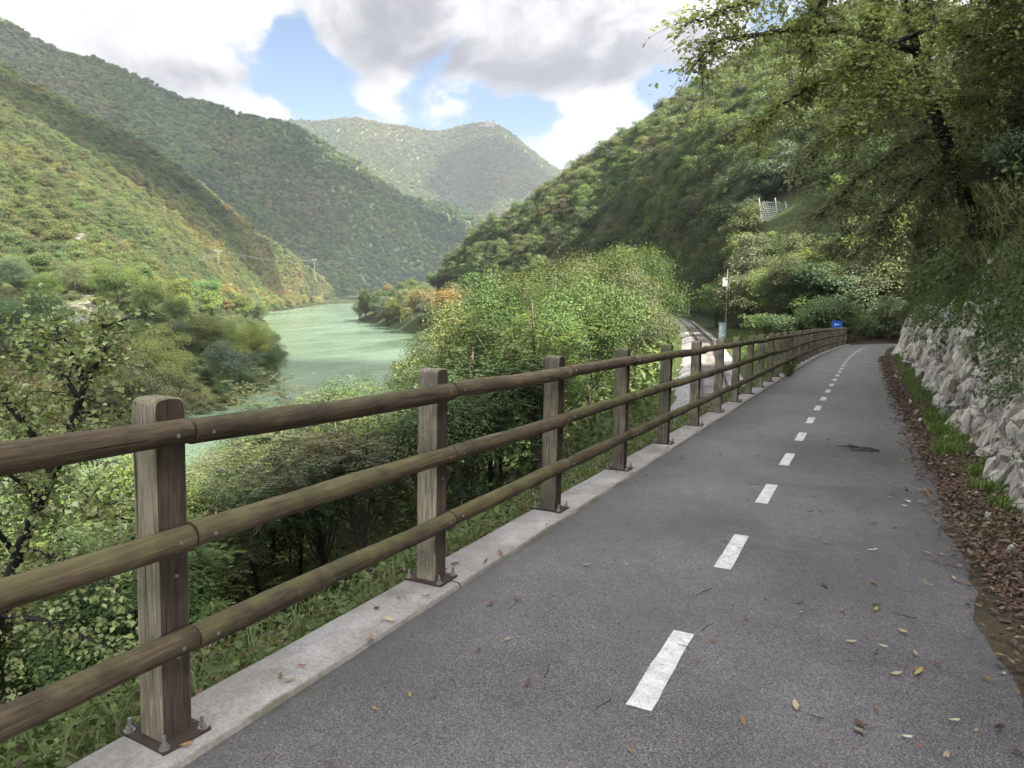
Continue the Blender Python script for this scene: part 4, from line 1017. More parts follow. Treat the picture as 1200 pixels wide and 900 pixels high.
P, vv_ = forest_points(gE, 2.6, .012, .68)
keep = np.ones(len(P), bool); order = np.argsort(np.linalg.norm(P-CAM, axis=1)); cell = {}
for i in order:                                                  # thin to a minimum spacing
    k = (int(P[i, 0]//3.9), int(P[i, 1]//3.9)); ok = True
    for a in (-1, 0, 1):
        for b in (-1, 0, 1):
            for j in cell.get((k[0]+a, k[1]+b), ()):
                if ((P[i]-P[j])**2).sum() < 3.9**2: ok = False
    if ok: cell.setdefault(k, []).append(i)
    else: keep[i] = False
P = P[keep]; d_ = np.linalg.norm(P-CAM, axis=1); P = P[np.argsort(d_)]
# leave room for the rockfall barrier
NETC = at(930, 262, 128)
zz_ = [proj(p) for p in P]; rest = []
n = 0
for p, (px, py, dz) in zip(P, zz_):
    near_net = 872 < px < 985 and dz < 160 and 232 < py-4*FPX/dz < 330 and dz < 131
    H = 7+4.5*RG.random()
    vis = -40 < px < 1180 and dz > 5
    if 862 < px < 992 and dz < 132 and py > 228 and py-H*FPX/dz < 268:
        if py < 285: continue
        H = max(2.5, (py-270)*dz/FPX)
    if n < 125 and vis:
        hi = proj(p)[1] < 240
        c = pick(RG, green=3.5, deep=2.5, olive=2.5, grey=1.8, fresh=1.6, ochre=.2, yellow=.5, blue=.8)
        plant(T_mid[int(RG.integers(5))], p-np.array([0, 0, .4]), H, 10, RG.random()*6, c, 'hill_tree', ('small ' if H < 8 else 'large ' if H > 10 else '')+LOOK[c]+(' tree low on' if py > 330 else ' tree halfway up' if py > 230 else ' tree high on')+' the wooded hillside, '+('above the fence end' if px > 900 else 'right of the mast' if px > 850 else 'left of the mast'), 'trees on the wooded hillside', rg=RG, wide=1.1); n += 1
    else: rest.append(p)
rest = np.array(rest); rest = rest[inframe(rest, 250)]
def leafcopy(mesh, mat):
    me = mesh.copy(); me.materials.clear(); me.materials.append(mat); return me
MIDF = [leafcopy(t[1], M['leaf_far']) for t in T_mid]; FARF = [t[1] for t in T_far]
crest = np.clip((proj(rest)[1]*0), 0, 1) if False else None
tn = tints(rest, ['deep', 'green', 'olive', 'green', 'fresh', 'grey', 'yellow'], .018, .16)
scatter('hillside_wood', rest-np.array([0, 0, .4]), 8+4*RG.random(len(rest)), RG.random(len(rest))*6.28, tn, MIDF, 10)
for nm, g, sp, h0, h1, names, sc_ in (('spur_forest', gB, 5.2, 5, 11, ['deep', 'green', 'olive', 'fresh', 'olive', 'yellow', 'ochre'], .010),
                                  ('mountain_forest', gA, 7.2, 7, 14, ['deep', 'blue', 'green', 'deep', 'olive', 'grey'], .006),
                                  ('far_forest', gD, 12, 11, 18, ['green', 'fresh', 'olive', 'green', 'yellow', 'ochre'], .003),
                                  ('shore_scrub', gC, 4.2, 2, 4.5, ['deep', 'green', 'olive', 'green', 'fresh'], .03)):
    P, v_ = forest_points(g, sp, .0, .72 if nm != 'shore_scrub' else 1.0)
    P = P[inframe(P, 130)]
    if nm == 'shore_scrub':
        d = P-CAM; z = d@FW; x = 600+FPX*(d@RT)/z; y = 450-FPX*(d@UP)/z
        P = P[(np.exp(-((x-98)/50)**2-((y-388)/34)**2) < .3) | (RG.random(len(P)) < .12)]
    fin = np.linalg.norm(P-CAM, axis=1) < 780
    for k_, (nm2, mv) in enumerate(((nm, FARF), (nm+'_near', MIDF))):
        Q = P[fin if k_ else ~fin]
        if len(Q) < 5: continue
        scatter(nm, Q-np.array([0, 0, 1.0]), h0+(h1-h0)*RG.random(len(Q))**1.5, RG.random(len(Q))*6.28, tints(Q, names, sc_, .17 if nm == 'mountain_forest' else .14), mv, 10)

# ---- slope above the path: near trees on the right
n = 0; pl3 = []
for q in range(4000):
    s = 9+56*RG.random()**.8; v = .1+.42*RG.random(); i = np.interp(s, FS, np.arange(len(FS)))/(len(FS)-1); p = gsample(gF0, i, v); px, py, dz = proj(p)
    e = p[0]-float(np.interp(min(s, 60), PS, PP[:, 0]))
    if n >= 46 or px < 940 or px > 1330 or dz < 9 or e < 3.2 or e > 24: continue
    if any((a[0]-p[0])**2+(a[1]-p[1])**2 < 4.5 for a in pl3): continue
    pl3.append(p); c = pick(RG, deep=3, green=3, grey=2, olive=2, fresh=1)
    H = min(3.5+5*RG.random(), 4+.25*dz)
    plant(T_near[int(RG.integers(3))], p-np.array([0, 0, .3]), H, 9, RG.random()*6, c, 'slope_tree', LOOK[c]+' tree on the steep slope above the rock face', 'trees on the slope above the path', rg=RG, wide=1.15); n += 1
# shrubs along the top of the rock and beyond the bend
n = 0
for q in range(46):
    s = 8+50*(q/45.)+RG.normal()*.4; e = 2.25+1.3*RG.random()+.012*s; i = np.interp(s, FS, np.arange(len(FS)))/(len(FS)-1)
    vq = np.interp(e, [2.05, 2.45, 3.4, 6], [0, .125, .25, .375]); p = gsample(gF0, i, vq); c = pick(RG, deep=2, green=3, olive=2.5, grey=2, fresh=1)
    plant(T_bush[q % 3], p-np.array([.15, 0, .2]), 1.0+1.1*RG.random(), 2, RG.random()*6, c, 'rock_shrub', LOOK[c]+' shrub growing over the top of the rock face', 'shrubs on top of the rock face', 'shrub', rg=RG)
for q in range(34):
    s = 61.5+24*RG.random(); p = path_pt(s, -3.0-5*RG.random(), .2); c = pick(RG, deep=2, green=3, olive=2, fresh=1)
    plant(T_bush[q % 3], p, 1.6+2.6*RG.random(), 2, RG.random()*6, c, 'bend_shrub', LOOK[c]+' shrub on the bank where the path bends out of sight', 'shrubs beyond the bend', 'shrub', rg=RG)
# trees in the pocket between the track and the bend
for q, (px, py, dz, H, c) in enumerate([(885, 392, 92, 9.5, 'olive'), (905, 390, 84, 9, 'fresh'), (930, 388, 80, 9.5, 'deep'), (955, 388, 78, 8, 'deep'), (975, 386, 82, 9, 'green'), (1000, 386, 80, 9, 'green'), (1020, 386, 76, 8, 'olive'),
                                        (880, 394, 76, 2.6, 'green'), (908, 392, 74, 2.8, 'deep'), (840, 384, 120, 8.5, 'fresh'), (862, 384, 112, 8, 'green'), (930, 372, 100, 12, 'fresh'), (985, 372, 100, 12, 'green'), (1040, 380, 84, 12, 'deep'), (955, 372, 105, 13, 'olive'), (895, 372, 112, 12, 'fresh')]):
    g = at(px, py, dz); bs = H < 4; plant(T_bush[q % 3] if bs else (T_near if q % 3 else T_mid)[q % 3], (g[0], g[1], min(g[2], -2.9)), H, 2 if bs else 9 if q % 3 else 10, q*1.3, c, 'track_tree', LOOK[c]+' tree between the curving track and the end of the fence', 'trees beside the curving track', wide=1.25, rg=RG)

# ================================================================== TWO NEAR TREES MODELLED BRANCH BY BRANCH
def curve(P, n=14):
    P = np.asarray(P, float); t = np.linspace(0, len(P)-1, n); 
    q = np.stack([np.interp(t, np.arange(len(P)), P[:, k]) for k in range(3)], -1)
    for _ in range(2): q[1:-1] = .25*q[:-2]+.5*q[1:-1]+.25*q[2:]
    return q
def wiggle(q, a, seed):
    return q+a*np.stack([fbm(q+seed+7*k, 1.3, 2) for k in range(3)], -1)*np.linspace(0, 1, len(q))[:, None]**.5
def spray(rg, path, t0, twigs, tl, per, L, parts, mb, droop=.5, wide=.62, up=.8, jit=.4, tw_r=.006, dirbias=None):
    """leafy twigs along a branch"""
    n = len(path)
    for k in range(twigs):
        t = t0+(1-t0)*rg.random(); p = np.array([np.interp(t*(n-1), np.arange(n), path[:, q]) for q in range(3)])
        i = min(int(t*(n-1)), n-2); ax = norm(path[i+1]-path[i]); d = norm(rg.normal(size=3)*np.array([1, 1, .55])+ax*.6+(0 if dirbias is None else dirbias)); l = tl*(.45+.8*rg.random())
        tt = np.linspace(0, 1, 6); tw = p+d*(l*tt)[:, None]; tw[:, 2] -= droop*l*tt**2
        if rg.random() < .8: mb.tube(tw, tw_r*(1.2-tt), 4, False)
        m = max(3, int(per*(.6+.8*rg.random()))); s = .12+.88*rg.random(m); P = np.stack([np.interp(s*5, np.arange(6), tw[:, q]) for q in range(3)], -1)
        off = sphere(rg, m)*np.array([1, 1, .7]); P = P+off*L*(.5+.9*rg.random((m, 1)))
        N = np.array([0, 0, up])+rg.normal(size=(m, 3))*jit+off*.25; Dr = off+d*.5+np.array([0, 0, -.4])
        ll = L*(.6+.7*rg.random(m)); v = np.clip(.45+.17*rg.normal(size=m)+.1*rg.normal(), 0, .98)
        v = np.where(rg.random(m) < .03, .96, v); parts.append(leaf_quads(P, N, Dr, ll, ll*wide, .16, v))

M['leaf_thin'] = leafmat('leaf_thin', 'OBJ', .58); M['scree_rock'] = plain('scree_rock', (.095, .088, .078), .9, 0, .35, 1)
# -- dark leaning tree on the slope, arching over the path
rg = np.random.default_rng(31); parts = []; parts2 = []; mb = MB(); mt_ = MB()
A_ = lambda *q: at(*q)
trunk = curve([A_(1152, 300, 17.3), A_(1135, 245, 17.0), A_(1115, 185, 16.6), A_(1087, 115, 16.2), A_(1070, 40, 15.6), A_(1045, -60, 14.8), A_(1010, -150, 14)], 22)
mt_.tube(trunk, np.interp(np.linspace(0, 1, 22), [0, .1, .45, .6, 1], [.22, .16, .145, .10, .04]), 10)
limbs = [([A_(1072, 60, 15.7), A_(1010, 40, 14.4), A_(940, 34, 13.2), A_(880, 38, 12.4), A_(838, 50, 12.0), A_(808, 78, 11.8)], 44, .075, 1, .85),
         ([A_(1045, -60, 14.8), A_(960, -20, 13), A_(900, -6, 12.2), A_(850, 4, 11.6), A_(815, 22, 11.3)], 46, .07, 1, .8),
         ([A_(1070, 40, 15.6), A_(1000, 75, 14.2), A_(950, 100, 13.4), A_(905, 130, 13.0), A_(880, 160, 12.8)], 60, .055, 1, .8),
         ([A_(1087, 115, 16.2), A_(1030, 120, 15.2), A_(980, 150, 14.6), A_(935, 190, 14.3)], 70, .05, 2, .8),
         ([A_(1100, 150, 16.4), A_(1050, 175, 15.6), A_(1000, 215, 15.2), A_(965, 250, 15)], 70, .045, 2, .8),
         ([A_(1115, 185, 16.6), A_(1070, 215, 16), A_(1035, 262, 15.7), A_(1015, 300, 15.6)], 64, .04, 2, .8),
         ([A_(1045, -60, 14.8), A_(1080, -20, 13.4), A_(1096, 20, 12.9), A_(1090, 70, 12.7), A_(1078, 110, 12.7)], 30, .03, 1, .6),
         ([A_(1088, 60, 12.8), A_(1060, 90, 12.7), A_(1020, 112, 12.6), A_(985, 150, 12.6)], 40, .02, 1, .7),
         ([A_(1070, 40, 15.6), A_(1120, 30, 14.4), A_(1165, 60, 13.6), A_(1215, 85, 13)], 75, .06, 1, .9),
         ([A_(1087, 115, 16.2), A_(1140, 110, 15), A_(1180, 140, 14.4), A_(1230, 160, 14)], 75, .05, 1, .9),
         ([A_(1045, -60, 14.8), A_(1110, -40, 13.6), A_(1170, -10, 13), A_(1230, 10, 12.6)], 80, .06, 1, 1.0),
         ([A_(1045, -60, 14.8), A_(990, -40, 13.6), A_(960, 10, 13), A_(945, 60, 12.8)], 70, .05, 1, .9),
         ([A_(1045, -60, 14.8), A_(1030, 0, 13.4), A_(1020, 50, 13), A_(1010, 90, 12.9)], 70, .05, 1, .9),
         ([A_(1115, 185, 16.6), A_(1160, 190, 15.6), A_(1200, 215, 15)], 55, .04, 1, .8),
         ([A_(1120, 200, 16.7), A_(1090, 235, 16.2), A_(1075, 275, 16)], 44, .03, 2, .7),
         ([A_(1095, 150, 16.8), A_(1060, 130, 17.6), A_(1020, 150, 17.8), A_(985, 190, 17.6)], 60, .04, 2, .9),
         ([A_(1110, 185, 16.8), A_(1080, 200, 17.8), A_(1040, 210, 17.8), A_(1005, 250, 17.6)], 60, .04, 2, .9),
         ([A_(1100, 150, 16.8), A_(1140, 150, 17.8), A_(1180, 180, 17.8), A_(1215, 190, 17.4)], 60, .04, 2, .9),
         ([A_(1070, 40, 15.8), A_(1040, 60, 16.4), A_(1000, 100, 16.4), A_(975, 130, 16.4)], 50, .04, 1, .9),
         ([A_(1087, 115, 16.4), A_(1050, 90, 17.4), A_(1030, 60, 17.4), A_(1060, 20, 17.4)], 50, .04, 1, .9)]
for q, (P_, tw, r, which, tl) in enumerate(limbs):
    c = wiggle(curve(P_, 16), .10, q*3.1); mb.tube(c, np.linspace(r, .012, 16), 6)
    spray(rg, c, .10 if q > 1 else .25, int(tw*2.3), tl, 17 if q > 1 else 13, .10, parts if which == 1 else parts2, mb, .45)
tree = tag(empty('leaning_tree', trunk[0]), 'dark trunked tree leaning out from the slope with leafy branches arching over the path', 'tree')
def keepw(o, parent): o.parent = parent; o.matrix_parent_inverse = Matrix.Translation(parent.location).inverted(); return o
keepw(link('trunk', mt_.mesh('trunk', M['bark_dark'], True)), tree)
keepw(link('branches', mb.mesh('branches', M['bark_dark'])), tree)
keepw(link('crown', leaf_mesh('crown', parts, M['leaf_thin']), color=(.29, .315, .135)), tree)
tag(keepw(link('crown', leaf_mesh('crown', parts2, M['leaf_thin']), color=(.30, .315, .20)), tree), 'greyish green inner foliage')

# -- pale leaved tree rising from the bank left of the nearest post
rg = np.random.default_rng(37); parts = []; mb = MB(); mt_ = MB()
root = np.array([-7.6, 3.4, -5.6])
trunk = curve([root, A_(-40, 860, 6.2), A_(18, 650, 5.9), A_(68, 545, 5.7), A_(100, 450, 5.6), A_(122, 375, 5.5)], 20)
mt_.tube(trunk, np.linspace(.085, .008, 20), 8)
limbs = [([A_(68, 545, 5.7), A_(20, 480, 5.4), A_(-40, 420, 5.2), A_(-90, 350, 5)], 34), ([A_(95, 470, 5.6), A_(60, 420, 5.8), A_(30, 385, 6)], 20), ([A_(40, 610, 5.8), A_(90, 585, 5.5), A_(135, 590, 5.3)], 18),
         ([A_(100, 450, 5.6), A_(118, 420, 5.4), A_(130, 400, 5.2)], 10), ([A_(18, 650, 5.9), A_(-30, 590, 5.2), A_(-100, 540, 4.9)], 26), ([A_(22, 640, 5.9), A_(80, 655, 5.6), A_(140, 690, 5.4)], 22),
         ([A_(0, 720, 6), A_(60, 730, 5.6), A_(120, 760, 5.4), A_(170, 770, 5.6)], 24), ([A_(-20, 780, 6.1), A_(-60, 700, 5.4), A_(-110, 640, 5)], 22), ([A_(-30, 820, 6.1), A_(40, 830, 5.7), A_(110, 850, 5.6)], 22), ([A_(50, 590, 5.8), A_(20, 560, 5.2), A_(-20, 520, 4.9)], 16), ([A_(60, 560, 5.7), A_(30, 500, 6), A_(0, 440, 6.2)], 26), ([A_(100, 450, 5.6), A_(80, 400, 5.5), A_(60, 372, 5.5)], 14)]
for q, (P_, tw) in enumerate(limbs):
    c = wiggle(curve(P_, 12), .05, q*2.3); mb.tube(c, np.linspace(.026, .005, 12), 5); spray(rg, c, .15, int(tw*2.6), .42, 10, .050, parts, mb, .15, .85, .55, .6, .004)
spray(rg, trunk, .45, 160, .45, 9, .050, parts, mb, .15, .85, .55, .6, .004)
tree = tag(empty('pale_tree', root), 'slender tree with pale green and silvery leaves beside the nearest fence post', 'tree')
keepw(link('trunk', mt_.mesh('trunk', M['bark_dark'], True)), tree); keepw(link('branches', mb.mesh('branches', M['bark_dark'])), tree)
keepw(link('crown', leaf_mesh('crown', parts, M['leaf_silver']), color=(.30, .35, .14)), tree)

# ================================================================== GROUND COVER
def cover(name, P, U, L, mat, color, rg, up=.8, stems=0, wide=.55, lean=.5):
    n = len(P); N = U*up+rg.normal(size=(n, 3))*lean; Dr = rg.normal(size=(n, 3)); l = L*(.5+.9*rg.random(n))
    v = np.clip(.45+.2*rg.normal(size=n), 0, .99)
    o = link(name, leaf_mesh(name, [leaf_quads(P, N, Dr, l, l*wide, .15, v)], mat), color=color); return tag(o, kind='stuff')
def blades(name, roots, h, rg, mat, color, lean=.5, w_=.006, dirb=(0, 0, 0)):
    n = len(roots); d = rg.normal(size=(n, 3))*np.array([1, 1, 0])*lean+np.array(dirb); hh = h*(.5+.8*rg.random(n)); s = norm(np.cross(d+1e-3, np.array([0, 0, 1.])))*w_*(.7+.6*rg.random((n, 1)))
    a = roots; b = roots+d*(hh*.35)[:, None]+np.array([0, 0, 1])*(hh*.62)[:, None]; c = roots+d*(hh*1.0)[:, None]+np.array([0, 0, 1])*(hh*(.98-.35*np.linalg.norm(d, axis=1).clip(0, 1.6)))[:, None]
    V = np.stack([a-s, a+s, b-s*.8, b+s*.8, c], 1).reshape(-1, 3); i = np.arange(n)[:, None]*5; v = np.repeat(np.clip(.45+.2*rg.normal(size=n), 0, .99), 5)
    me = npmesh(name, V, [np.concatenate([i+[0, 1, 3], i+[0, 3, 2]]), i+[2, 3, 4]], {'leafv': v}, False, mat); return tag(link(name, me, color=color), kind='stuff')
rg = np.random.default_rng(51); Z1 = np.array([0, 0, 1.])
# herbs along the outer side of the kerb: mounds of leaves on a steep bank
def bankpts(n, s0, s1, e0, e1, h0, h1, pw=1.0):
    s = s0+(s1-s0)*rg.random(n)**pw; f = rg.random(n); e = e0+(e1-e0)*f
    top = np.interp(f, [0, 1], [h0, h1])+.22*fbm(np.stack([s*1.2, e*1.5, 0*s], -1), 1.0, 3)
    z = top-.45*rg.random(n)**1.5; return path_pt(s, e, z)
P = bankpts(26000, .2, 22, -2.60, -4.1, .02, -.65, 1.5); cover('undergrowth', P, Z1, .065, M['leaf'], (.108, .142, .046), rg)
P = bankpts(3600, .2, 24, -2.58, -3.6, .10, -.35, 1.5); cover('dry_herbs', P, Z1, .05, M['litter'], (.1, .1, .1), rg, .5, 0, .35, .9)
P = bankpts(9000, 18, 60, -2.60, -3.6, .02, -.45); cover('undergrowth', P, Z1, .13, M['leaf'], (0.115, 0.16, 0.05), rg)
P = bankpts(9000, .2, 14, -4.0, -6.5, -.9, -2.6, 1.2); cover('undergrowth', P, Z1, .10, M['leaf'], (0.095, 0.14, 0.045), rg)
s = .3+24*rg.random(2600)**1.4; blades('long_grass', path_pt(s, -2.62-.75*rg.random(2600), -.30-.2*rg.random(2600)), .30, rg, M['grass'], (.14, .165, .065), .6, .0045)
# low scrub all over the wooded bank
n = 44000; Y = 1+130*rg.random(n)**1.8; f = rg.random(n); X = np.zeros(n); Z = np.zeros(n)
for i in range(n):
    r = rail_x(Y[i])-3.6; b = bank_r(Y[i])-1; X[i] = r+(b-r)*f[i]; Z[i] = zR(X[i], Y[i])
k = np.clip(np.stack([X, Y, 0*X], -1), -1e5, 1e5); Z += np.abs(rg.normal(size=n))*1.0*(1+.9*fbm(k, .25, 3))
dd = np.linalg.norm(np.stack([X, Y, Z], -1)-CAM, axis=1)
o = cover('bank_scrub', np.stack([X, Y, Z], -1), Z1, np.clip(.011*dd, .12, .9), M['leaf'], (0.095, 0.13, 0.045), rg)
# strip between the kerb and the track further along, and along the far rail edge
n = 12000; Y = 20+85*rg.random(n); a = rg.random(n); X = rail_x(Y)+3.1+np.where(Y > 60, 4.5, np.maximum(.2, kerb_x(Y)-rail_x(Y)-3.2))*a; Z = np.array([zR(x, y) for x, y in zip(X, Y)])+.5*rg.random(n)**2
cover('track_grass', np.stack([X, Y, Z], -1), Z1, .20, M['leaf'], (0.13, 0.17, 0.055), rg)
n = 5000; Y = 26+90*rg.random(n); X = rail_x(Y)-2.9-1.6*rg.random(n); Z = np.array([zR(x, y) for x, y in zip(X, Y)])+.35*rg.random(n)**2
cover('track_grass', np.stack([X, Y, Z], -1), Z1, .18, M['leaf'], (0.13, 0.17, 0.055), rg)
# slope above the path: dense low growth
n = 42000; u = rg.random(n)**.8; v = rg.random(n)*.56+.01; q = gsample(gF0, u, v); hm = np.abs(rg.normal(size=n))*.30*(1.2+fbm(q, .6, 3)); q = q+np.stack([-.55*hm, 0*hm, hm*.9], -1)
dd = np.linalg.norm(q-CAM, axis=1); keep = inframe(q, 80); q = q[keep]; dd = dd[keep]
cover('slope_growth', q, np.array([-.6, -.1, .8]), np.clip(.0085*dd, .07, .6), M['leaf'], (0.115, 0.145, 0.055), rg)
n = 8200; s = 7+34*rg.random(n)**1.2; z = 1.95+1.45*rg.random(n)**.8+.3*vnoise(np.stack([s, 0*s, 0*s], -1), 1.1); e = np.interp(z, [1.5, 2.3, 3.0, 3.5], [1.74, 1.98, 2.25, 2.6])-.16-.32*rg.random(n)
cover('rock_ivy', path_pt(s, e, 0)+np.stack([0*s, 0*s, z-.25], -1), np.array([-.8, -.1, .5]), .085, M['leaf'], (0.1, 0.145, 0.05), rg)
n = 30000; s = 6.8+36*rg.random(n)**1.2; z = .5+2.6*rg.random(n); k = fbm(np.stack([s*.55, z*.75, 0*s+3], -1), 1.0, 3)+.32*(z-1.9) > .30
s, z = s[k], z[k]; e = np.interp(z, [0, .6, 1.5, 2.3, 3.0, 3.5], [1.42, 1.52, 1.74, 1.98, 2.25, 2.6])-.12-.26*rg.random(len(s))+np.interp(s, [2, 9, 14, 20, 30, 45, 64], [.15, .0, -.05, .25, .45, .5, .9])
cover('rock_ivy', path_pt(s, e, 0)+np.stack([0*s, 0*s, z], -1), np.array([-.8, -.1, .5]), np.clip(.0062*np.hypot(s, 1.5), .055, .2), M['leaf'], (.098, .135, .05), rg)
# tufts of moss and herbs clinging to the rock
P = []
for q in range(420):
    s_ = 6.8+rg.random()**1.4*38; z_ = .2+2.5*rg.random()**.75; p = rock_at(s_, z_); m_ = int(10+34*rg.random()**2); P.append(p+rg.normal(size=(m_, 3))*np.array([.06, .10, .10])*(1+.02*s_)+np.array([-.13, -.02, .05]))
cover('rock_herbs', np.vstack(P), np.array([-.7, -.1, .6]), .06, M['leaf'], (0.115, 0.145, 0.05), rg)
# long pale grass hanging from the top of the slope
for q, (px, py, dz) in enumerate([(1172, 262, 10.5), (1198, 240, 9.8), (1150, 300, 11.5), (1190, 292, 10.2), (1128, 262, 13.5), (1215, 270, 9.5), (1160, 232, 12.5), (1110, 275, 14.5), (1205, 320, 9.6), (1180, 330, 10)]):
    c_ = at(px, py, dz); n = 64; r = c_+np.clip(rg.normal(size=(n, 3)), -1.6, 1.6)*np.array([.10, .17, .13])
    o = blades('grass_clump', r, .27, rg, M['grass'], (.24, .24, .12), .5, .006, (-1.0, -.4, 0))
    del o['kind']; tag(o, 'clump of long pale drooping grass on the slope above the rock', 'grass clump', 'pale grass clumps above the rock')
# verge: green grass further on, leaf litter close by
def verge_z(e): return np.interp(e, Ev, [-.03, .0, .03, .06, .09, .14, .2])
n = 5200; s = 9.5+40*rg.random(n)**.9; e = .86+.55*rg.random(n)+np.interp(s, [9, 20, 45], [.05, .12, .35]); k = fbm(np.stack([s*.8, e*2, 0*s], -1), 1.0, 3)+np.interp(s, [9, 14, 18, 45], [-.25, .1, .35, .3]) > -.05
blades('verge_grass', path_pt(s[k], e[k], verge_z(e[k])-.01), .15, rg, M['grass'], (.125, .185, .042), .5, .0075)
for q, (s_, e_, k_) in enumerate([(10.6, 1.02, 1.0), (9.1, 1.25, .8), (12.6, 1.1, .9), (8.3, 1.2, .7), (14.2, 1.15, .8), (7.6, 1.28, .6), (11.6, 1.3, .7)]):
    n = 150; r = path_pt(s_+.14*np.clip(rg.normal(size=n), -1.8, 1.8), e_+.10*np.clip(rg.normal(size=n), -1.8, 1.8), verge_z(e_)); o = blades('grass_tuft', r, .19*k_, rg, M['grass'], (.14, .215, .045), .55, .005)
    del o['kind']; tag(o, 'bright green grass tuft growing among the dead leaves of the right verge', 'grass tuft', 'grass tufts on the verge')
n = 2600; s = 6.5+12*rg.random(n); e = .95+.5*rg.random(n); cover('verge_herbs', path_pt(s, e, verge_z(e)+.05*rg.random(n)), Z1, .035, M['leaf'], (0.13, 0.17, 0.05), rg)
n = 11500; s = 2.2+40*rg.random(n)**1.7; ed = .66+.22*np.clip(1-(s-3)/5, 0, 1); e = ed+.10*rg.normal(size=n)+.30*rg.random(n)*np.interp(s, [3, 12, 22], [1.9, 1.5, .5]); e = np.clip(e, .45, 1.6)
P = path_pt(s, e, np.maximum(verge_z(e), .012)+.004+.035*rg.random(n)*(e > .7)); cover('leaf_litter', P, Z1, np.clip(.04+.0012*s, .04, .09), M['litter'], (.1, .06, .04), rg, 1.0, 0, .55, .32)

n = 8000; s = 3.2+7.2*rg.random(n)**1.6; e = .80+.22*np.clip((5.5-s)/2, 0, .5)+.80*rg.random(n); cover('leaf_litter', path_pt(s, e, np.maximum(verge_z(e), .02)+.045*rg.random(n)), Z1, .042, M['litter'], (.1, .06, .04), rg, 1.0, 0, .55, .45)
# shrubs and ferns rooted in the rock face
for q, (px, py, dz, k_, c_) in enumerate([(1098, 405, 19, .75, 'green'), (1118, 372, 17, .8, 'green'), (1085, 375, 24, .9, 'olive'), (1150, 372, 13.5, .62, 'fresh'), (1185, 385, 11, .5, 'ochre'), (1192, 345, 10.8, .5, 'green'), (1140, 345, 15, .6, 'fresh'), (1165, 430, 11.6, .28, 'olive'), (1125, 440, 14.5, .34, 'green'), (1066, 372, 33, 1.2, 'deep'), (1045, 362, 44, 1.7, 'deep'), (1072, 345, 28, 1.3, 'olive'), (1110, 335, 20, 1.0, 'green'), (1030, 372, 55, 1.8, 'grey'), (1055, 340, 38, 1.6, 'grey')]):
    d = at(px, py, 1.)-CAM; r = V_rock.reshape(-1, 3)-CAM; z = r@FW; e_ = (600+FPX*(r@RT)/z-px)**2+(450-FPX*(r@UP)/z-py)**2; p = V_rock.reshape(-1, 3)[np.argmin(e_+z*.5)]
    plant(T_bush[q % 3], p-np.array([.12, 0, .35*k_]), k_*1.15, 2, q*1.7, c_, 'rock_shrub', LOOK[c_]+' shrub rooted in a cleft of the pale rock face', 'shrubs rooted in the rock face', 'shrub', rg=rg)
# ---- single fallen leaves and twigs on the asphalt and the kerb
def fallen_mesh(seed):
    rg = np.random.default_rng(seed); n = 7; t = np.linspace(-1, 1, n); wd = .34*(1-t**2)**.7*(1-.25*t)+.012; V = []
    cu = .25*rg.random()+.05; tw = .5*rg.normal()
    for i in range(n):
        z = cu*t[i]**2*.5
        V += [(t[i], -wd[i], z+.14*rg.random()+tw*.06*t[i]), (t[i], 0, z), (t[i], wd[i], z+.14*rg.random()-tw*.06*t[i])]
    st = len(V); V += [(1, -.015, cu*.5), (1.45, -.01, .02), (1.45, .01, .02), (1, .015, cu*.5)]
    return npmesh('fallen_leaf', V, [grid_faces(n, 3), np.array([[st, st+1, st+2, st+3]])], mat=M['fallen'])
FM = [fallen_mesh(q) for q in range(8)]
FC = [((.30, .24, .15), 'pale tan'), ((.20, .12, .06), 'light brown'), ((.10, .05, .03), 'dark brown'), ((.16, .065, .04), 'reddish brown'), ((.40, .36, .24), 'bleached whitish'), ((.035, .025, .02), 'blackish wet'), ((.32, .27, .06), 'yellow')]
rg = np.random.default_rng(61); cnt = 0
def fallen(s, e, z, k, where, group):
    c, nm = FC[int(rg.choice(7, p=[.22, .22, .16, .16, .12, .09, .03]))]
    o = link('fallen_leaf', FM[int(rg.integers(8))], loc=path_pt(s, e, z), rot=(rg.normal(0, .16)-math.atan(G), rg.normal(0, .16), rg.random()*6.28), scale=k, color=tuple(np.array(c)*(.75+.5*rg.random())))
    tag(o, nm+where, 'leaf', group)
for q in range(190):
    s = 1.6+13*rg.random()**1.5; r = rg.random(); e = -2.15+2.75*r if rg.random() < .5 else .62-.9*rg.random()**1.8
    fallen(s, e, .022, .016+.022*rg.random(), ' dead leaf lying on the grey asphalt of the path', 'fallen leaves on the asphalt')
for q in range(42):
    s = 1.5+12*rg.random()**1.4; e = -2.22-.22*rg.random()**1.5; fallen(s, e, .045, .018+.020*rg.random(), ' dead leaf lying on the pale concrete kerb', 'fallen leaves on the kerb')
n = 2600; s = 1.5+26*rg.random(n)**1.5; e = -2.1+2.75*rg.random(n)
o = cover('leaf_debris', path_pt(s, e, .0235), Z1, np.clip(.012+.0012*s, .012, .03), M['litter'], (.1, .06, .04), rg, 1.0, 0, .4, .12)
tw = MB(); rr = np.random.default_rng(3)
for q in range(5):
    P = np.cumsum(np.vstack([[0, 0, .012], rr.normal(size=(5, 3))*np.array([.012, .012, .002])+np.array([.05, 0, 0])]), 0); an = rr.normal()*.5; P = P@np.array([[math.cos(an), -math.sin(an), 0], [math.sin(an), math.cos(an), 0], [0, 0, 1]]); tw.tube(P+np.array([rr.normal()*.05, rr.normal()*.03, 0]), [.006, .006, .005, .005, .004, .002], 5)
TWM = tw.mesh('twig_bundle', M['bark_dark'])
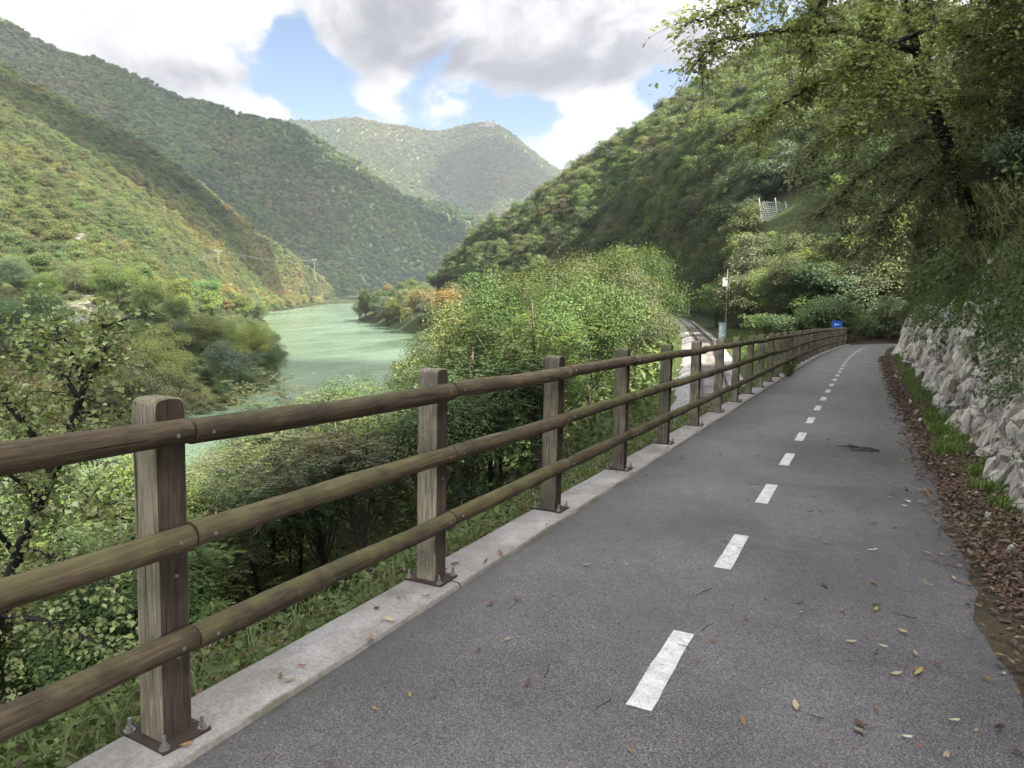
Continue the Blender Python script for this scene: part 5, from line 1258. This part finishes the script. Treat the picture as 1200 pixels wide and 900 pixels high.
for px, py, k, nm in ((1032, 531, 1.7, 'dark broken twigs lying on the right half of the asphalt path'),):
    d = at(px, py, 1.)-CAM; t = -CAMH/(d[2]+G*d[1]); p = CAM+t*d; tag(link('twig_bundle', TWM, loc=p+np.array([0, 0, .012]), rot=(-math.atan(G), 0, 2.9), scale=k), nm, 'twigs')
for q in range(26):
    s = 1.8+14*rg.random()**1.3; e = -1.9+2.5*rg.random(); tm = MB(); l = .05+.12*rg.random(); P = np.cumsum(np.vstack([[0, 0, 0], rg.normal(size=(4, 3))*np.array([.25, .25, .02])*l*.25+np.array([l/4, 0, 0])]), 0); tm.tube(P, [.0022, .0022, .002, .0016, .001], 4)
    tag(link('twig', tm.mesh('twig', M['bark_dark']), loc=path_pt(s, e, .020), rot=(-math.atan(G), 0, rg.random()*6.28)), 'thin dark twig lying on the grey asphalt', 'twig', 'twigs on the asphalt')

# ================================================================== FAR THINGS
# hilltop church on the far hill
p = at(575, 148.5, 3270); ch = tag(empty('hilltop_church', p, (0, 0, .5), .8), 'tiny pale church with a tall bell tower on the top of the far hill', 'church')
mb = MB(); mb.box((-12, 0, 8), (24, 10, 12)); link('nave', mb.mesh('nave', M['stonewall']), parent=ch)
V = [(-37, -11, 20), (13, -11, 20), (13, 11, 20), (-37, 11, 20), (-37, 0, 27), (13, 0, 27)]
link('roof', npmesh('roof', V, [np.array([[0, 1, 5, 4], [2, 3, 4, 5]]), np.array([[1, 2, 5], [3, 0, 4]])], mat=M['rooftile']), parent=ch)
mb = MB(); mb.box((16, 0, 14), (5, 5, 22)); mb.box((16, 0, 36.6), (5.6, 5.6, .6)); tw_ = link('bell_tower', mb.mesh('bell_tower', M['stonewall']), parent=ch)
V = [(11, -5, 37.2), (21, -5, 37.2), (21, 5, 37.2), (11, 5, 37.2), (16, 0, 49)]
link('spire', npmesh('spire', V, np.array([[0, 1, 4], [1, 2, 4], [2, 3, 4], [3, 0, 4]]), mat=M['rooftile']), parent=tw_)
mb = MB(); mb.box((-48, 4, 4), (16, 8, 7)); mb.box((-48, 4, 11.3), (17, 9, .5)); link('cloister', mb.mesh('cloister', M['stonewall']), parent=ch)
# power poles on the far bank
pol = [at(155, 345, 300), at(257, 320, 560), at(369, 325, 950)]; hs = [14, 18, 24]; nmz = ['nearest and leftmost grey power pole above the trees of the far bank', 'middle grey power pole on the wooded slope above the far bank', 'small farthest grey power pole above the distant shore trees']
tops = []
for q in range(3):
    e = tag(empty('power_pole', pol[q], (0, 0, .6)), nmz[q], 'power pole', 'power poles on the far bank'); h = hs[q]; k = 1+q*.35
    mb = MB(); mb.tube([(0, 0, -3), (0, 0, h)], [.22*k, .14*k], 8); link('pole', mb.mesh('pole', M['pole_grey']), parent=e)
    mb = MB(); mb.box((0, 0, h-.9), (2.1*k, .13*k, .14*k)); link('crossarm', mb.mesh('crossarm', M['pole_grey']), parent=e)
    for x in (-1.8, 0, 1.8):
        mb = MB(); mb.tube([(x*k, 0, h-.75), (x*k, 0, h-.2)], .1*k, 6); link('insulator', mb.mesh('insulator', M['white']), parent=e)
    tops.append([pol[q]+np.array([math.cos(.6)*x*k, math.sin(.6)*x*k, h-.2]) for x in (-1.8, 0, 1.8)])
mb = MB()
for a, b in ((0, 1), (1, 2)):
    for k in range(3):
        t = np.linspace(0, 1, 14)[:, None]; w_ = tops[a][k]*(1-t)+tops[b][k]*t; w_[:, 2] -= 4*5.0*(t*(1-t))[:, 0]; mb.tube(w_, .022, 4, False)
tag(link('power_line', mb.mesh('power_line', M['galv'])), 'thin grey power line wires strung between the poles of the far bank', 'power line')
# rockfall barrier on the wooded hillside
bp = [at(893, 236, 128), at(912, 236, 127), at(924, 240, 126.5), at(945, 244, 126), at(966, 248, 125.5)]
br = tag(empty('rockfall_barrier', bp[0]), 'grey wire net rockfall barrier with leaning posts high on the wooded hillside', 'barrier')
dn = np.array([-.15, -.35, -1.0]); Hb = 3.3; mbn = MB()
for a, b in zip(bp[:-1], bp[1:]):
    for k in range(10): f = k/9.; mbn.tube([a+dn*Hb*f-br.location, (a+b)/2+dn*(Hb*f+.25)-br.location, b+dn*Hb*f-br.location], .022, 3, False)
    m_ = int(np.linalg.norm(b-a)/.28)
    for k in range(m_): f = (k+.5)/m_; c_ = a*(1-f)+b*f-br.location; mbn.tube([c_, c_+dn*(Hb+.2)], .018, 3, False)
link('wire_net', mbn.mesh('wire_net', M['galv']), parent=br)
for a in bp:
    mb = MB(); mb.tube([a-br.location+np.array([-.5, -.5, .6]), a-br.location+np.array([.2, .4, -4.2])], .11, 6); link('post', mb.mesh('post', M['galv']), parent=br)
# pale rock outcrops on the sunlit spur
OUT = [boulder(70+q, (1, .7, .55)) for q in range(3)]
for o_ in OUT: o_.materials.clear(); o_.materials.append(M['scree_rock']); rg = np.random.default_rng(9)
for q, (px, py, k) in enumerate([(60, 247, 5), (40, 236, 3.5), (83, 270, 4), (98, 284, 4), (22, 226, 3), (150, 216, 3.5), (140, 210, 3), (12, 128, 3), (112, 292, 3.5), (70, 255, 3)]):
    best = None
    d = at(px, py, 1.)-CAM; L2 = gB.reshape(-1, 3); r = L2-CAM; z = r@FW; e_ = (600+FPX*(r@RT)/z-px)**2+(450-FPX*(r@UP)/z-py)**2; p = L2[np.argmin(e_+1e4*(z < 0))]
    tag(link('rock_outcrop', OUT[q % 3], loc=p+np.array([2, -3, 1.2]), rot=(rg.normal(0, .3), rg.normal(0, .3), rg.random()*6), scale=(k, k, k*1.1)), 'pale limestone outcrop among the trees of the sunlit mountain spur', 'rock', 'rock outcrops on the sunlit spur')
# cumulus clouds set out of view toward the sun so their shadows cross the mountains
def cloud_mesh(seed):
    rg = np.random.default_rng(seed); bm = bmesh.new(); bmesh.ops.create_icosphere(bm, subdivisions=5, radius=1)
    V = np.array([v.co[:] for v in bm.verts]); r = 1+.30*fbm(V+seed, 1.4, 3)+.12*fbm(V+seed*2, 4.0, 3)
    V = V*r[:, None]; V[:, 2] = np.where(V[:, 2] < -.25, -.25+.25*(V[:, 2]+.25), V[:, 2])
    for v, c in zip(bm.verts, V): v.co = c
    me = bpy.data.meshes.new('cloud'); bm.to_mesh(me); bm.free(); me.materials.append(M['cloud']); me.polygons.foreach_set('use_smooth', np.ones(len(me.polygons), bool)); return me
mt, t, out = newmat('cloud'); d_ = t.new('ShaderNodeBsdfDiffuse', ins={'Color': C4(.9, .9, .92)}); tr_ = t.new('ShaderNodeBsdfTranslucent', ins={'Color': C4(.8, .8, .84)}); mx = t.new('ShaderNodeMixShader', ins={0: .35})
t.l.new(d_.outputs[0], mx.inputs[1]); t.l.new(tr_.outputs[0], mx.inputs[2]); tp_ = t.new('ShaderNodeBsdfTransparent'); m2 = t.new('ShaderNodeMixShader', ins={0: .52}); t.l.new(mx.outputs[0], m2.inputs[1]); t.l.new(tp_.outputs[0], m2.inputs[2]); t.l.new(m2.outputs[0], out.inputs[0]); M['cloud'] = mt; _c = 0
for q, (px, py, dz, sx, sy, sz, h) in enumerate([(190, 120, 1250, 420, 300, 130, 1500), (420, 262, 1400, 330, 260, 110, 1500), (15, 100, -1, 130, 85, 50, 1350), (110, 165, -1, 120, 95, 45, 1360), (205, 228, -1, 110, 80, 45, 1340), (280, 282, -1, 80, 60, 40, 1350), (590, 178, 2950, 420, 240, 120, 1700), (440, 232, 2500, 330, 130, 90, 1650),
        (90, 425, 125, 70, 60, 30, 1300), (120, 395, 170, 40, 36, 25, 1340)]):  # these two unseen clouds are added only to shade the far bank
    if dz > 0: p = at(px, py, dz)
    else:
        L2 = gB[:, :54].reshape(-1, 3); r = L2-CAM; z = r@FW; p = L2[np.argmin((600+FPX*(r@RT)/z-px)**2+(450-FPX*(r@UP)/z-py)**2)]
    k = (h-p[2])/SUNV[2]; c_ = p+SUNV*k
    tag(link('cloud', cloud_mesh(80+q), loc=c_, rot=(0, 0, -YAW*0+.4*q), scale=(sx, sy, sz)), 'white flat based cumulus cloud out of view, set to shade the slopes', 'cloud', 'cumulus clouds above the valley')

# ================================================================== AIR
hm = bpy.data.materials.new('haze'); hm.use_nodes = True; t = NT(hm.node_tree); out = t.new('ShaderNodeOutputMaterial')
pv = t.new('ShaderNodeVolumePrincipled', ins={'Color': C4(.80, .88, 1.0), 'Density': 7.5e-5, 'Anisotropy': .15}); t.l.new(pv.outputs[0], out.inputs['Volume'])
mb = MB(); mb.box((0, 0, 400), (6050, 6050, 426)); hz = link('haze', mb.mesh('haze', hm)); tag(hz, kind='stuff')
